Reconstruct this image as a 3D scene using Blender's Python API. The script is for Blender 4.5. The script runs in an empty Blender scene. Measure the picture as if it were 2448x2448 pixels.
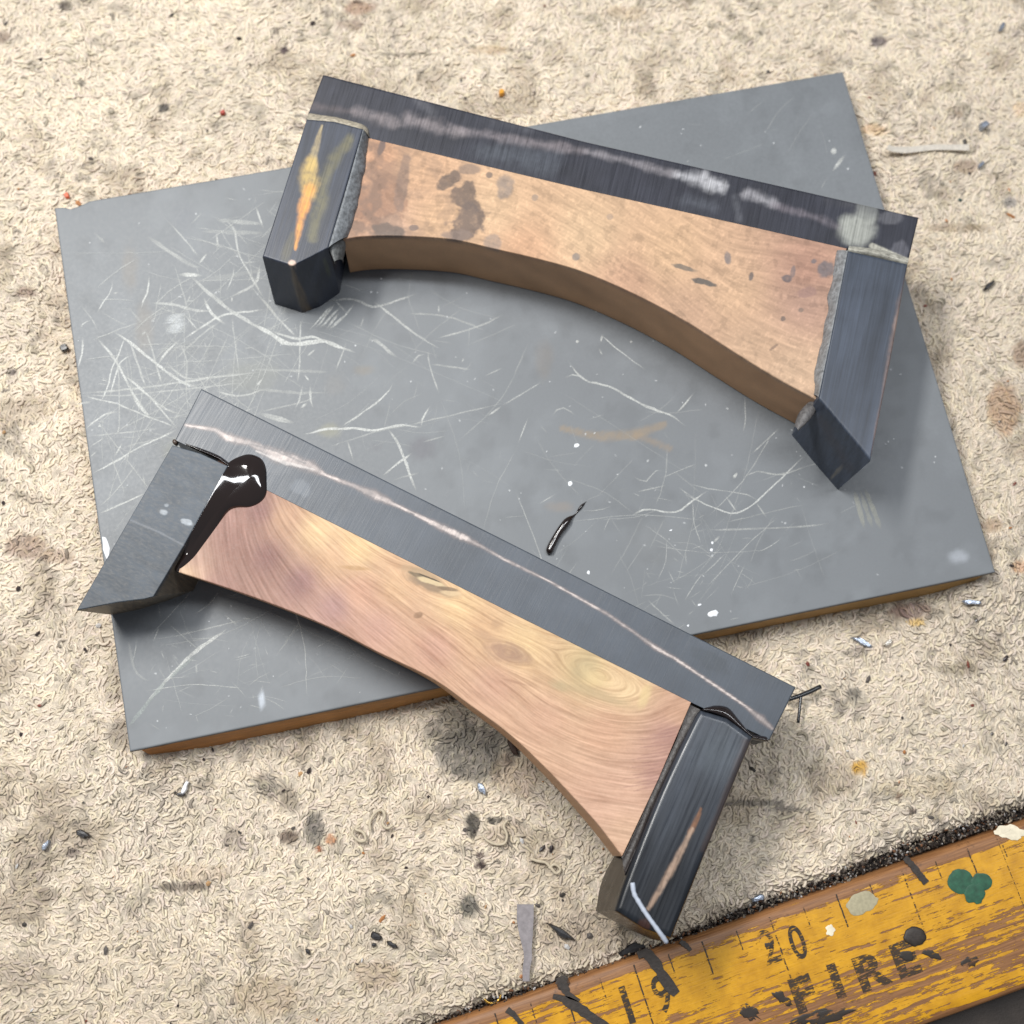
import bpy, math, numpy as np
from mathutils import Matrix, Vector
rng = np.random.default_rng(7)
MM = 0.001

# ------------------------------------------------------------------ camera
F = 3070.0
R = np.array([[0.9780050658, -0.2062557857, 0.0310586883],
              [0.1928425081, 0.9508722662, 0.2421852606],
              [-0.0794849566, -0.2308689763, 0.9697327664]])
CAM = np.array([-24.0549, -78.2657, 228.3433 + 12.0])
scn = bpy.context.scene
COL = scn.collection
cd = bpy.data.cameras.new('camera'); cam = bpy.data.objects.new('camera', cd); COL.objects.link(cam)
cd.sensor_width = 36; cd.lens = F / 2448 * 36; cd.clip_start = 0.01; cd.clip_end = 50
m = Matrix.Identity(4)
for r in range(3):
    for c in range(3): m[r][c] = R[c][r]
    m[r][3] = CAM[r] * MM
cam.matrix_world = m
cd.dof.use_dof = True; cd.dof.focus_distance = 0.222; cd.dof.aperture_fstop = 17
scn.camera = cam
scn.view_settings.view_transform = 'Standard'; scn.view_settings.look = 'None'
scn.view_settings.exposure = 0.0; scn.view_settings.gamma = 1.0

# ------------------------------------------------------------------ light of the workshop
w = bpy.data.worlds.new('World'); scn.world = w; w.use_nodes = True
w.node_tree.nodes['Background'].inputs[0].default_value = (0.88, 0.92, 1.0, 1)
w.node_tree.nodes['Background'].inputs[1].default_value = 0.24

def area(name, loc, target, sx, sy, power, col, spin=0.0):
    l = bpy.data.lights.new(name, 'AREA'); l.shape = 'RECTANGLE'; l.size = sx; l.size_y = sy
    l.energy = power; l.color = col
    o = bpy.data.objects.new(name, l); COL.objects.link(o)
    o.location = loc
    d = Vector(target) - Vector(loc)
    o.rotation_euler = d.to_track_quat('-Z', 'Y').to_euler()
    o.rotation_euler.rotate_axis('Z', spin)
    return o
area('bench_lamp', (-0.16, 0.16, 0.42), (-0.06, 0.04, 0), 0.22, 0.05, 2.25, (1.0, 0.975, 0.93), math.radians(25))
area('tube_lamp', (0.10, 0.14, 0.88), (0, 0, 0), 1.0, 0.07, 5.3, (0.95, 0.975, 1.0), math.radians(20))

# ------------------------------------------------------------------ helpers
ZB = 12.0                                      # top of the board
def at(px, py, z):
    px = np.asarray(px, float); py = np.asarray(py, float); z = np.asarray(z, float)
    d = np.stack([(px - 1224) / F, -(py - 1224) / F, -np.ones_like(px)], -1) @ R
    t = (z - CAM[2]) / d[..., 2]
    return CAM + d * t[..., None]
def topx(P):
    c = (np.asarray(P) - CAM) @ R.T
    return 1224 + F * c[..., 0] / -c[..., 2], 1224 - F * c[..., 1] / -c[..., 2]
def lin(c):
    c = np.asarray(c, float) / 255.0
    return np.where(c <= 0.04045, c / 12.92, ((c + 0.055) / 1.055) ** 2.4)
LAT = rng.random((256, 256))
def vnoise(x, y, s=0):
    x = np.asarray(x, float) + s * 17.3; y = np.asarray(y, float) + s * 9.1
    xi = np.floor(x).astype(int); yi = np.floor(y).astype(int)
    fx = x - xi; fy = y - yi; fx = fx * fx * (3 - 2 * fx); fy = fy * fy * (3 - 2 * fy)
    a = LAT[xi & 255, yi & 255]; b = LAT[(xi + 1) & 255, yi & 255]
    c = LAT[xi & 255, (yi + 1) & 255]; d = LAT[(xi + 1) & 255, (yi + 1) & 255]
    return a * (1 - fx) * (1 - fy) + b * fx * (1 - fy) + c * (1 - fx) * fy + d * fx * fy
def fbm(x, y, s=0, o=4):
    v = 0; a = 0.5; t = 0
    for k in range(o):
        v = v + a * vnoise(x * 2 ** k, y * 2 ** k, s + k * 3); t += a; a *= 0.55
    return v / t
def sstep(a, b, x):
    t = np.clip((x - a) / (b - a), 0, 1); return t * t * (3 - 2 * t)
def seg_dist(x, y, pts, ws):
    """distance to a polyline divided by its local half-width"""
    best = np.full(np.shape(x), 1e9)
    for k in range(len(pts) - 1):
        a = np.array(pts[k], float); b = np.array(pts[k + 1], float); d = b - a; L = d @ d
        t = np.clip(((x - a[0]) * d[0] + (y - a[1]) * d[1]) / L, 0, 1)
        q = np.hypot(x - a[0] - t * d[0], y - a[1] - t * d[1]) / (ws[k] + (ws[k + 1] - ws[k]) * t)
        best = np.minimum(best, q)
    return best
def streak(col, x, y, pts, ws, rgb, k=1.0, ns=0.1, na=0.6, soft=0.5, s=3):
    q = seg_dist(x, y, pts, ws if hasattr(ws, '__len__') else [ws] * len(pts))
    q = q + (fbm(x * ns, y * ns, s) - 0.5) * 2 * na
    mk = (1 - sstep(1 - soft, 1 + soft * 0.4, q)) * k * np.clip(.35 + 1.15 * fbm(x * .12, y * .12, s + 2), 0, 1)
    return col * (1 - mk[..., None]) + lin(rgb) * mk[..., None]
def blob(col, x, y, cx, cy, rx, ry, rgb, k=1.0, ang=0, na=0.35, ns=0.06, soft=0.25, s=5):
    a = math.radians(ang); dx = x - cx; dy = y - cy
    q = np.hypot((dx * math.cos(a) + dy * math.sin(a)) / rx, (-dx * math.sin(a) + dy * math.cos(a)) / ry)
    q = q + (fbm(x * ns, y * ns, s + cx * .01) - 0.5) * 2 * na
    mk = (1 - sstep(1 - soft, 1 + soft, q)) * k * np.clip(.62 + .7 * fbm(x * .09, y * .09, s + 7), 0, 1)
    return col * (1 - mk[..., None]) + lin(rgb) * mk[..., None]
def idw(x, y, ctrl, p=2.6):
    W = 0; V = 0
    for c in ctrl:
        wgt = 1 / (((x - c[0]) ** 2 + (y - c[1]) ** 2) + 60) ** (p / 2)
        V = V + wgt[..., None] * np.array(c[2:], float) if not hasattr(c[2], '__len__') else V + wgt[..., None] * lin(c[2])
        W = W + wgt
    return V / W[..., None]
def lic(x, y, field, scale, n=14, step=3.0, s=0):
    """noise smeared along a direction field: the fibres of the wood"""
    v = vnoise(x / scale, y / scale, s); t = 1.0
    for sg in (-1, 1):
        cx = x.copy(); cy = y.copy()
        for k in range(n):
            c2, s2 = field(cx, cy); a = 0.5 * np.arctan2(s2, c2)
            ux = np.cos(a); uy = np.sin(a)
            if k == 0: px_, py_ = ux * sg, uy * sg
            f = np.where(ux * px_ + uy * py_ < 0, -1, 1); ux = ux * f; uy = uy * f; px_, py_ = ux, uy
            cx = cx + ux * step; cy = cy + uy * step
            v = v + vnoise(cx / scale, cy / scale, s)
        t += n
    return v / t
def resample(pts, n, smooth=False):
    p = np.array(pts, float)
    if smooth and len(p) > 2:
        q = np.vstack([2 * p[0] - p[1], p, 2 * p[-1] - p[-2]]); out = []
        for i in range(1, len(q) - 2):
            t = np.linspace(0, 1, 12, endpoint=False)[:, None]
            out.append(0.5 * (2 * q[i] + (q[i + 1] - q[i - 1]) * t + (2 * q[i - 1] - 5 * q[i] + 4 * q[i + 1] - q[i + 2]) * t ** 2 + (3 * q[i] - q[i - 1] - 3 * q[i + 1] + q[i + 2]) * t ** 3))
        p = np.vstack(out + [p[-1:]])
    d = np.r_[0, np.cumsum(np.linalg.norm(np.diff(p, axis=0), axis=1))]
    t = n if hasattr(n, '__len__') else np.linspace(0, 1, n)
    return np.stack([np.interp(np.asarray(t) * d[-1], d, p[:, k]) for k in range(p.shape[1])], 1)

# ------------------------------------------------------------------ materials
class G:
    def __init__(s, name):
        s.m = bpy.data.materials.new(name); s.m.use_nodes = True; s.t = s.m.node_tree
        s.b = s.t.nodes['Principled BSDF']
    def n(s, ty, **k):
        nd = s.t.nodes.new('ShaderNode' + ty)
        for a, v in k.items():
            if a.startswith('i_'): s.put(nd.inputs[int(a[2:]) if a[2:].isdigit() else a[2:].replace('_', ' ')], v)
            else: setattr(nd, a, v)
        return nd
    def put(s, inp, v):
        if isinstance(v, bpy.types.NodeSocket): s.t.links.new(v, inp)
        else: inp.default_value = v
    def set(s, **k):
        for a, v in k.items(): s.put(s.b.inputs[a.replace('_', ' ')], v)
    def coord(s, rot=0.0, sc=(1, 1, 1)):
        tc = s.n('TexCoord'); a = s.n('Mapping'); a.inputs['Scale'].default_value = (1000, 1000, 1000)
        s.put(a.inputs['Vector'], tc.outputs['Object'])
        b = s.n('Mapping'); b.inputs['Rotation'].default_value = (0, 0, rot); s.put(b.inputs['Vector'], a.outputs[0])
        c = s.n('Mapping'); c.inputs['Scale'].default_value = sc; s.put(c.inputs['Vector'], b.outputs[0])
        return c.outputs[0]
    def noise(s, vec, scale=1.0, detail=4, rough=0.55):
        nd = s.n('TexNoise'); s.put(nd.inputs['Vector'], vec); nd.inputs['Scale'].default_value = scale
        nd.inputs['Detail'].default_value = detail; nd.inputs['Roughness'].default_value = rough
        return nd.outputs[0]
    def rng(s, v, a, b, c, d):
        nd = s.n('MapRange'); s.put(nd.inputs[0], v)
        for k, q in enumerate((a, b, c, d)): nd.inputs[k + 1].default_value = q
        return nd.outputs[0]
    def math(s, op, a, b=0.0):
        nd = s.n('Math', operation=op); s.put(nd.inputs[0], a); s.put(nd.inputs[1], b); return nd.outputs[0]
    def mix(s, f, a, b, bt='MIX'):
        nd = s.n('Mix', data_type='RGBA', blend_type=bt); s.put(nd.inputs[0], f)
        s.put(nd.inputs[6], a if isinstance(a, bpy.types.NodeSocket) else (*a, 1) if len(a) == 3 else a)
        s.put(nd.inputs[7], b if isinstance(b, bpy.types.NodeSocket) else (*b, 1) if len(b) == 3 else b)
        return nd.outputs[2]
    def grey(s, v):
        nd = s.n('CombineColor'); [s.put(nd.inputs[k], v) for k in range(3)]; return nd.outputs[0]
    def bump(s, h, strength=0.3, dist=0.0001):
        nd = s.n('Bump'); s.put(nd.inputs['Height'], h); nd.inputs['Strength'].default_value = strength
        nd.inputs['Distance'].default_value = dist; s.put(s.b.inputs['Normal'], nd.outputs[0])
def attr_mat(name, rough=0.6, spec=0.4, amp=0.15, sc=(1, 1, 1), scale=2.0, rot=0.0, amp2=0.1, scale2=0.3,
             bs=0.2, bd=0.0001, bscale=3.0, rv=0.1, gain=1.0, **kw):
    g = G(name); a = g.n('Attribute', attribute_name='Col').outputs['Color']
    v = g.noise(g.coord(rot, sc), scale, 3); v2 = g.noise(g.coord(), scale2, 4)
    k = g.math('ADD', g.rng(v, 0.25, 0.75, gain * (1 - amp), gain * (1 + amp)), g.rng(v2, 0.25, 0.75, -amp2 * gain, amp2 * gain))
    g.set(Base_Color=g.mix(1.0, a, g.grey(k), 'MULTIPLY'), Specular_IOR_Level=spec,
          Roughness=g.rng(v, 0.2, 0.8, rough - rv, rough + rv), **kw)
    g.bump(g.noise(g.coord(rot, sc), bscale, 4), bs, bd)
    return g.m
def flat_mat(name, rgb, rough=0.5, spec=0.5, amp=0.15, scale=1.5, bs=0.15, bd=0.0001, **kw):
    g = G(name); c = lin(rgb)
    v = g.noise(g.coord(), scale, 4)
    g.set(Base_Color=g.mix(1.0, tuple(c), g.grey(g.rng(v, 0.25, 0.75, 1 - amp, 1 + amp)), 'MULTIPLY'),
          Roughness=rough, Specular_IOR_Level=spec, **kw)
    g.bump(v, bs, bd); return g.m

# ------------------------------------------------------------------ object makers
def mk(name, V, Fc, mat, parent=None, origin=None, col=None, smooth=True, kind=None):
    V = np.asarray(V, float)
    if parent is not None: org = np.array(parent.location) / MM
    else: org = np.array([0, 0, 0.0]) if origin is None else np.asarray(origin, float)
    me = bpy.data.meshes.new(name)
    if isinstance(Fc, np.ndarray):
        n, k = Fc.shape
        me.vertices.add(len(V)); me.vertices.foreach_set('co', ((V - org) * MM).ravel())
        me.loops.add(n * k); me.loops.foreach_set('vertex_index', Fc.ravel().astype(np.int32))
        me.polygons.add(n); me.polygons.foreach_set('loop_start', np.arange(0, n * k, k, dtype=np.int32))
        me.update(calc_edges=True)
    else:
        me.from_pydata([tuple(v) for v in (V - org) * MM], [], Fc); me.update()
    sm = smooth if hasattr(smooth, '__len__') else np.full(len(me.polygons), bool(smooth))
    me.polygons.foreach_set('use_smooth', np.asarray(sm, bool))
    if col is not None:
        c = np.ones((len(V), 4)); c[:, :3] = np.broadcast_to(col, (len(V), 3)) if np.ndim(col) == 1 else np.asarray(col)[:, :3]
        if np.ndim(col) == 2 and np.shape(col)[1] == 4: c[:, 3] = col[:, 3]
        at_ = me.color_attributes.new('Col', 'FLOAT_COLOR', 'POINT'); at_.data.foreach_set('color', c.ravel())
    me.materials.append(mat); me.validate(); 
    o = bpy.data.objects.new(name, me); COL.objects.link(o)
    if parent is not None: o.parent = parent
    else: o.location = org * MM
    if kind: o['kind'] = kind
    return o
def thing(name, label, cat, loc, group=None):
    o = bpy.data.objects.new(name, None); COL.objects.link(o); o.location = np.asarray(loc) * MM
    o.empty_display_size = 0.005; tag(o, label, cat, group); return o
def tag(o, label, cat, group=None):
    o['label'] = label; o['category'] = cat
    if group: o['group'] = group
    return o

def coons(A, B, C, D, nu, nv, ua=None, va=None, smooth=(0, 0, 0, 0)):
    """A: u-curve at v=0, B: u-curve at v=1, C: v-curve at u=0, D: v-curve at u=1"""
    u = np.linspace(0, 1, nu) if ua is None else ua; v = np.linspace(0, 1, nv) if va is None else va
    a = resample(A, u, smooth[0]); b = resample(B, u, smooth[1]); c = resample(C, v, smooth[2]); d = resample(D, v, smooth[3])
    U = u[:, None, None]; W = v[None, :, None]
    S = (1 - W) * a[:, None] + W * b[:, None] + (1 - U) * c[None] + U * d[None]
    S -= (1 - U) * (1 - W) * a[0] + U * (1 - W) * a[-1] + (1 - U) * W * b[0] + U * W * b[-1]
    return S
def slab(name, top, ztop, zbot, mat, parent, paint, res=0.2, rad=0.3, sides=(1, 1, 1, 1), bot=None,
         smooth=(0, 0, 0, 0), rows=10, wob=0.0, lip=None):
    """solid piece: gridded top face between four photo-traced edges, rounded rim, real side faces"""
    cur = [at(np.array(c)[:, 0], np.array(c)[:, 1], ztop)[:, :2] for c in top]
    L = max(np.linalg.norm(np.diff(cur[0], axis=0), axis=1).sum(), 1); W = max(np.linalg.norm(np.diff(cur[2], axis=0), axis=1).sum(), np.linalg.norm(np.diff(cur[3], axis=0), axis=1).sum(), 1)
    def par(Ln):
        e = np.array([0, .06, .14, .25, .4]) / Ln
        return np.r_[e, np.linspace(.6 / Ln, 1 - .6 / Ln, max(int(Ln / res), 4)), 1 - e[::-1]]
    ua, va = par(L), par(W)
    S = coons(*cur, 0, 0, ua, va, smooth)
    nu, nv = S.shape[:2]
    du0 = ua * L; du1 = (1 - ua) * L; dv0 = va * W; dv1 = (1 - va) * W
    def drop(d, on): 
        if not on: return np.zeros_like(d)
        q = np.clip(rad - d, 0, rad); return rad - np.sqrt(np.maximum(rad ** 2 - q ** 2, 0))
    dz = np.maximum(np.maximum(drop(dv0, sides[0]), drop(dv1, sides[1]))[None, :], np.maximum(drop(du0, sides[2]), drop(du1, sides[3]))[:, None])
    Z = ztop - dz
    if wob: Z = Z + (fbm(S[..., 0] * .25, S[..., 1] * .25, 2) - .5) * wob
    V = np.dstack([S, Z]).reshape(-1, 3)
    idx = np.arange(nu * nv).reshape(nu, nv)
    # orient faces upward
    q = np.stack([idx[:-1, :-1], idx[1:, :-1], idx[1:, 1:], idx[:-1, 1:]], -1).reshape(-1, 4)
    ccw = np.cross(S[1, 0] - S[0, 0], S[0, 1] - S[0, 0])
    if ccw < 0: q = q[:, ::-1]
    ring = np.r_[idx[:, 0], idx[-1, 1:], idx[-2::-1, -1], idx[0, -2:0:-1]]
    rb = V[ring].copy(); 
    if bot is None: B2 = rb[:, :2]
    else:
        bc = [at(np.array(c)[:, 0], np.array(c)[:, 1], zbot)[:, :2] for c in bot]
        a = resample(bc[0], ua, smooth[0]); b = resample(bc[1], ua, smooth[1]); c = resample(bc[2], va, smooth[2]); d = resample(bc[3], va, smooth[3])
        B2 = np.vstack([a, d[1:], b[-2::-1], c[-2:0:-1]])
    n = len(ring); rowsV = []
    for k in range(1, rows + 1):
        t = k / rows; P = np.empty((n, 3)); P[:, :2] = rb[:, :2] * (1 - t) + B2 * t; P[:, 2] = rb[:, 2] * (1 - t) + zbot * t
        rowsV.append(P)
    base = len(V); V = np.vstack([V] + rowsV)
    R_ = np.vstack([ring] + [base + k * n + np.arange(n) for k in range(rows)])
    nx = np.roll(R_, -1, axis=1)
    sk = np.stack([R_[:-1], R_[1:], nx[1:], nx[:-1]], -1).reshape(-1, 4)
    if ccw < 0: sk = sk[:, ::-1]
    Fc = np.vstack([q, sk]); sm = np.r_[np.ones(len(q), bool), np.zeros(len(sk), bool)]
    px, py = topx(V)
    side = np.zeros(len(V), bool); side[base:] = True
    return mk(name, V, Fc, mat, parent, None, paint(px, py, V, side), sm)
def tube(pts, rad, S=8, closed_ends=True):
    p = np.array(pts, float); n = len(p); rad = np.broadcast_to(rad, n)
    t = np.gradient(p, axis=0); t /= np.linalg.norm(t, axis=1)[:, None]
    up = np.array([0, 0, 1.0]); a = np.cross(t, up); a /= np.linalg.norm(a, axis=1)[:, None] + 1e-9; b = np.cross(a, t)
    th = np.arange(S) / S * 2 * math.pi
    V = p[:, None] + rad[:, None, None] * (np.cos(th)[None, :, None] * a[:, None] + np.sin(th)[None, :, None] * b[:, None])
    V = V.reshape(-1, 3); f = []
    for i in range(n - 1):
        for j in range(S): f.append((i * S + j, i * S + (j + 1) % S, (i + 1) * S + (j + 1) % S, (i + 1) * S + j))
    if closed_ends: f.append(tuple(range(S - 1, -1, -1))); f.append(tuple((n - 1) * S + j for j in range(S)))
    return V, f

# ================================================================== the setting: bench and carpet
g = G('bench_top'); v = g.noise(g.coord(), 0.25, 6)
g.set(Base_Color=g.mix(v, tuple(lin((28, 24, 22))), tuple(lin((62, 54, 48)))), Roughness=0.7); g.bump(g.noise(g.coord(), 2.0, 4), 0.4, 0.0003)
q = 260.0
bench = mk('workbench', [(-q, -q, 0), (q, -q, 0), (q, q, 0), (-q, q, 0), (-q, -q, -20), (q, -q, -20), (q, q, -20), (-q, q, -20)],
           [(0, 1, 2, 3), (7, 6, 5, 4), (0, 4, 5, 1), (1, 5, 6, 2), (2, 6, 7, 3), (3, 7, 4, 0)], g.m, smooth=False, kind='structure')

EDGE = np.array([(-900, 3135), (700, 2555), (1000, 2445), (1100, 2410), (1180, 2372), (1235, 2357), (1300, 2340), (1380, 2318), (1448, 2300), (1470, 2288), (1600, 2236),
                 (1750, 2172), (1808, 2148), (1957, 2097), (2060, 2052), (2163, 2008), (2300, 1962), (2448, 1915), (4200, 1270)], float)
EW = at(EDGE[:, 0], EDGE[:, 1] + 15, 4.0)[:, :2]
def edge_y(x): return np.interp(x, EW[:, 0], EW[:, 1])
bumps = [(2345, 1400, 9, 3.2), (2420, 1300, 12, 2.0), (330, 1820, 9, 2.2), (250, 1720, 8, 1.2), (120, 620, 12, 1.0), (2150, 250, 12, 1.5)]
BW = [(at(a, b, 6.0)[0], at(a, b, 6.0)[1], c, d) for a, b, c, d in bumps]
def carpet_z(x, y):
    z = 4.0 + (fbm(x * .06, y * .06, 11) - .5) * 1.1 + (fbm(x * .38, y * .38, 15, 2) - .5) * .9
    for a, b, c, d in BW: z = z + d * np.exp(-((x - a) ** 2 + (y - b) ** 2) / (c * c))
    e = y - edge_y(x)
    return z - 1.6 * (1 - sstep(0, 2.5, e))
STAINS_SHADE = [(2052, 1835, 20, 20, (205, 155, 40), .85), (1130, 1975, 18, 34, (40, 40, 38), .9), (1185, 1962, 22, 10, (38, 38, 40), .9), (1150, 2045, 14, 7, (60, 35, 45), .9),
          (1150, 2070, 14, 8, (55, 32, 40), .9), (1125, 2165, 22, 26, (85, 85, 80), .85), (755, 1985, 24, 40, (95, 92, 88), .8), (790, 2005, 12, 12, (190, 120, 60), .7),
          (762, 2032, 9, 9, (150, 85, 40), .9), (1130, 1800, 90, 60, (85, 84, 82), .75), (1080, 1740, 60, 40, (110, 105, 98), .6), (430, 2120, 60, 10, (85, 72, 66), .8),  # wide grey patches paint the shade under the lower arc, among real stains
          (290, 1755, 34, 40, (110, 100, 92), .6), (270, 1640, 20, 60, (140, 130, 115), .5), (560, 2010, 22, 34, (120, 108, 98), .6), (690, 2000, 22, 18, (90, 70, 62), .8),
          (635, 1870, 30, 25, (110, 104, 96), .55), (120, 2140, 30, 18, (125, 112, 98), .6), (175, 2040, 18, 14, (90, 80, 80), .7), (860, 20, 40, 18, (150, 115, 95), .7),
          (195, 200, 8, 8, (70, 65, 60), .8), (390, 260, 11, 10, (70, 68, 66), .9), (155, 15, 14, 10, (80, 72, 68), .8), (5, 90, 16, 16, (120, 100, 90), .7),
          (60, 700, 26, 14, (120, 95, 85), .7), (70, 1310, 50, 30, (140, 110, 95), .6), (140, 1330, 40, 18, (150, 120, 100), .5), (30, 890, 10, 10, (60, 50, 55), .8),
          (2090, 310, 30, 14, (230, 195, 150), .6), (2270, 210, 36, 12, (150, 140, 110), .5), (2290, 275, 12, 8, (120, 100, 80), .6), (2310, 395, 30, 16, (140, 115, 95), .6),
          (2290, 545, 70, 10, (140, 120, 95), .6), (2415, 485, 16, 14, (110, 110, 118), .7), (2440, 260, 20, 20, (215, 180, 140), .4), (2100, 100, 18, 12, (75, 65, 75), .8),
          (2400, 980, 40, 60, (170, 130, 95), .6), (2370, 1255, 26, 16, (145, 115, 85), .6), (2440, 1355, 22, 14, (200, 145, 95), .6), (2440, 850, 20, 30, (120, 85, 60), .6),
          (2180, 1460, 50, 22, (120, 85, 80), .65), (2190, 1488, 26, 8, (220, 175, 60), .6), (2050, 1560, 30, 14, (130, 120, 110), .6), (2290, 1600, 60, 14, (130, 118, 100), .6),
          (2040, 1658, 18, 14, (95, 92, 88), .7), (2010, 1690, 16, 20, (105, 100, 95), .6), (1800, 1920, 90, 8, (105, 100, 95), .7), (1880, 1935, 60, 6, (85, 82, 84), .7),
          (1800, 2005, 6, 10, (60, 60, 58), .8), (2150, 1905, 9, 9, (80, 40, 40), .9), (2180, 1940, 8, 8, (75, 55, 45), .8), (1380, 2230, 90, 60, (120, 95, 75), .35),  # last patch and the next put soft brown shade by the lower leg
          (1250, 1850, 60, 50, (150, 120, 90), .35), (1430, 1200, 1, 1, (0, 0, 0), 0), (60, 2330, 70, 50, (135, 120, 110), .4), (640, 2380, 80, 50, (150, 125, 90), .4),
          (900, 2330, 60, 40, (150, 120, 85), .35), (2200, 1880, 90, 30, (180, 165, 135), .4), (480, 2085, 90, 20, (185, 160, 130), .3), (1560, 1960, 1, 1, (0, 0, 0), 0),
          (840, 60, 30, 14, (110, 80, 65), .5), (1170, 120, 40, 10, (180, 150, 110), .5), (960, 130, 80, 4, (95, 88, 76), .6), (1240, 120, 40, 4, (120, 110, 95), .5),
          (1750, 40, 14, 8, (95, 85, 78), .7), (660, 75, 10, 10, (90, 80, 72), .7), (680, 122, 8, 8, (70, 55, 65), .9), (1500, 30, 50, 16, (190, 168, 140), .5)]
def carpet_col(x, y, z):
    px, py = topx(np.stack([x, y, z], -1))
    base = lin((222, 209, 190)) * np.ones((len(x), 3))
    k = fbm(x * .05, y * .05, 21); base = base * (0.80 + 0.34 * k)[:, None]
    k2 = sstep(.56, .74, fbm(x * .11, y * .11, 31)); base = base * (1 - .33 * k2[:, None] * np.array([.85, .92, 1.0]))
    k3 = sstep(.62, .78, fbm(x * .3, y * .3, 41)); base = base * (1 - .35 * k3[:, None])
    k4 = sstep(.5, 1.0, (py - 1500) / 1000); base = base * (1 - .12 * k4[:, None] * np.array([.8, .9, 1.1]))  # darker, warmer towards the bottom: fall-off of light painted into the pile
    for a, b, rx, ry, c, s in STAINS_SHADE:
        if s: base = blob(base, px, py, a, b, rx, ry, c, s, na=.45, ns=.035)
    return base
# woven backing sheet
gx = np.arange(-190, 190.1, 1.0); gy = np.arange(-190, 200.1, 1.0)
X, Y = np.meshgrid(gx, gy, indexing='ij'); ok = Y > edge_y(X) - 0.2
Yc = np.where(ok, Y, edge_y(X)); Zc = np.maximum(carpet_z(X, Yc) - .03, 1.0)
board_top = at([130, 2015, 2380, 310], [497, 171, 1368, 1797], ZB)[:, :2]
bx0, bx1 = board_top[:, 0].min() , board_top[:, 0].max(); by0, by1 = board_top[:, 1].min(), board_top[:, 1].max()
under = (X > bx0 + 1) & (X < bx1 - 1) & (Yc > by0 + 1) & (Yc < by1 - 1); Zc = np.where(under, np.minimum(Zc, 3.6), Zc)
idx = np.arange(X.size).reshape(X.shape)
fq = np.stack([idx[:-1, :-1], idx[1:, :-1], idx[1:, 1:], idx[:-1, 1:]], -1); keep = ok[:-1, 1:] | ok[1:, 1:]
V = np.stack([X, Yc, Zc], -1).reshape(-1, 3)
m_back = attr_mat('carpet_backing', rough=.9, spec=.1, amp=.3, scale=1.2, bs=.8, bd=.0006, bscale=1.4)
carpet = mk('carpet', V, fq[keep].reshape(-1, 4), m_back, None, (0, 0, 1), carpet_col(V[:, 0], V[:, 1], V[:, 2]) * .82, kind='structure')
carpet['label'] = 'beige looped carpet scrap stained with soot and paint under the board'

# pile: yarn loops lying over each other
def loops(n_target):
    sx, sy = .84, 0.64
    gx = np.arange(-118, 132, sx); gy = np.arange(-128, 142, sy)
    X, Y = np.meshgrid(gx, gy, indexing='ij'); X = X.ravel() + rng.uniform(-.6, .6, X.size); Y = Y.ravel() + rng.uniform(-.5, .5, Y.size)
    px, py = topx(np.stack([X, Y, np.full_like(X, 4)], -1))
    k = (px > -70) & (px < 2520) & (py > -70) & (py < 2520)
    k &= Y > edge_y(X) + .5
    k &= ~((X > bx0 + 3.2) & (X < bx1 - 3.2) & (Y > by0 + 3.2) & (Y < by1 - 3.2))
    return X[k], Y[k]
X, Y = loops(0); N = len(X); K = 7; S = 4
ang = math.radians(25) + (fbm(X * .09, Y * .09, 51) - .5) * 6.5 + rng.normal(0, .5, N)
curv = rng.normal(0, 1.0, N) + (fbm(X * .12, Y * .12, 61) - .5) * 2; hair = rng.random(N) < .22; curv = np.where(hair, np.sign(curv) * rng.uniform(1.8, 2.9, N), curv)
scur = rng.normal(0, 1.1, N); L = rng.uniform(1.3, 3.2, N); L = np.where(hair, L * 1.15, L)
t = np.linspace(-1, 1, K)
th = ang[:, None] + curv[:, None] * t + scur[:, None] * (t * t)
st = L[:, None] / (K - 1)
cx = np.cumsum(np.cos(th) * st, 1); cy = np.cumsum(np.sin(th) * st, 1)
cx = X[:, None] + cx - cx.mean(1)[:, None]; cy = Y[:, None] + cy - cy.mean(1)[:, None]
cz = carpet_z(X, Y)[:, None] + rng.uniform(-.12, .10, N)[:, None] + .12 * np.sin(rng.uniform(0, 6, N)[:, None] + t * 2.0) - .22 * np.abs(t) ** 3
inb = (X > bx0 - .8) & (X < bx1 + .8) & (Y > by0 - .8) & (Y < by1 + .8); cz = np.where(inb[:, None], np.minimum(cz, 3.9), cz)
rad = rng.uniform(.22, .37, N)[:, None] * (1 - .25 * np.abs(t) ** 4) * np.ones((N, K))
tx = np.gradient(cx, axis=1); ty = np.gradient(cy, axis=1); tl = np.hypot(tx, ty) + 1e-9; nx_, ny_ = -ty / tl, tx / tl
ph = np.arange(S) / S * 2 * math.pi + .3
V = np.empty((N, K, S, 3))
V[..., 0] = cx[..., None] + (rad * nx_)[..., None] * np.cos(ph); V[..., 1] = cy[..., None] + (rad * ny_)[..., None] * np.cos(ph)
V[..., 2] = cz[..., None] + rad[..., None] * .46 * np.sin(ph)
idx = np.arange(N * K * S).reshape(N, K, S); nx2 = np.roll(idx, -1, axis=2)
Fq = np.stack([idx[:, :-1], nx2[:, :-1], nx2[:, 1:], idx[:, 1:]], -1).reshape(-1, 4)
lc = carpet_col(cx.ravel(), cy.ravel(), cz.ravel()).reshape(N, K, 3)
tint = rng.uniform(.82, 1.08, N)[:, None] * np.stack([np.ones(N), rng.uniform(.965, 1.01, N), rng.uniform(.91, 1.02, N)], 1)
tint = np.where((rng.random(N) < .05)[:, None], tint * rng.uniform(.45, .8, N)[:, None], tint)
lc = lc * tint[:, None]
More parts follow.
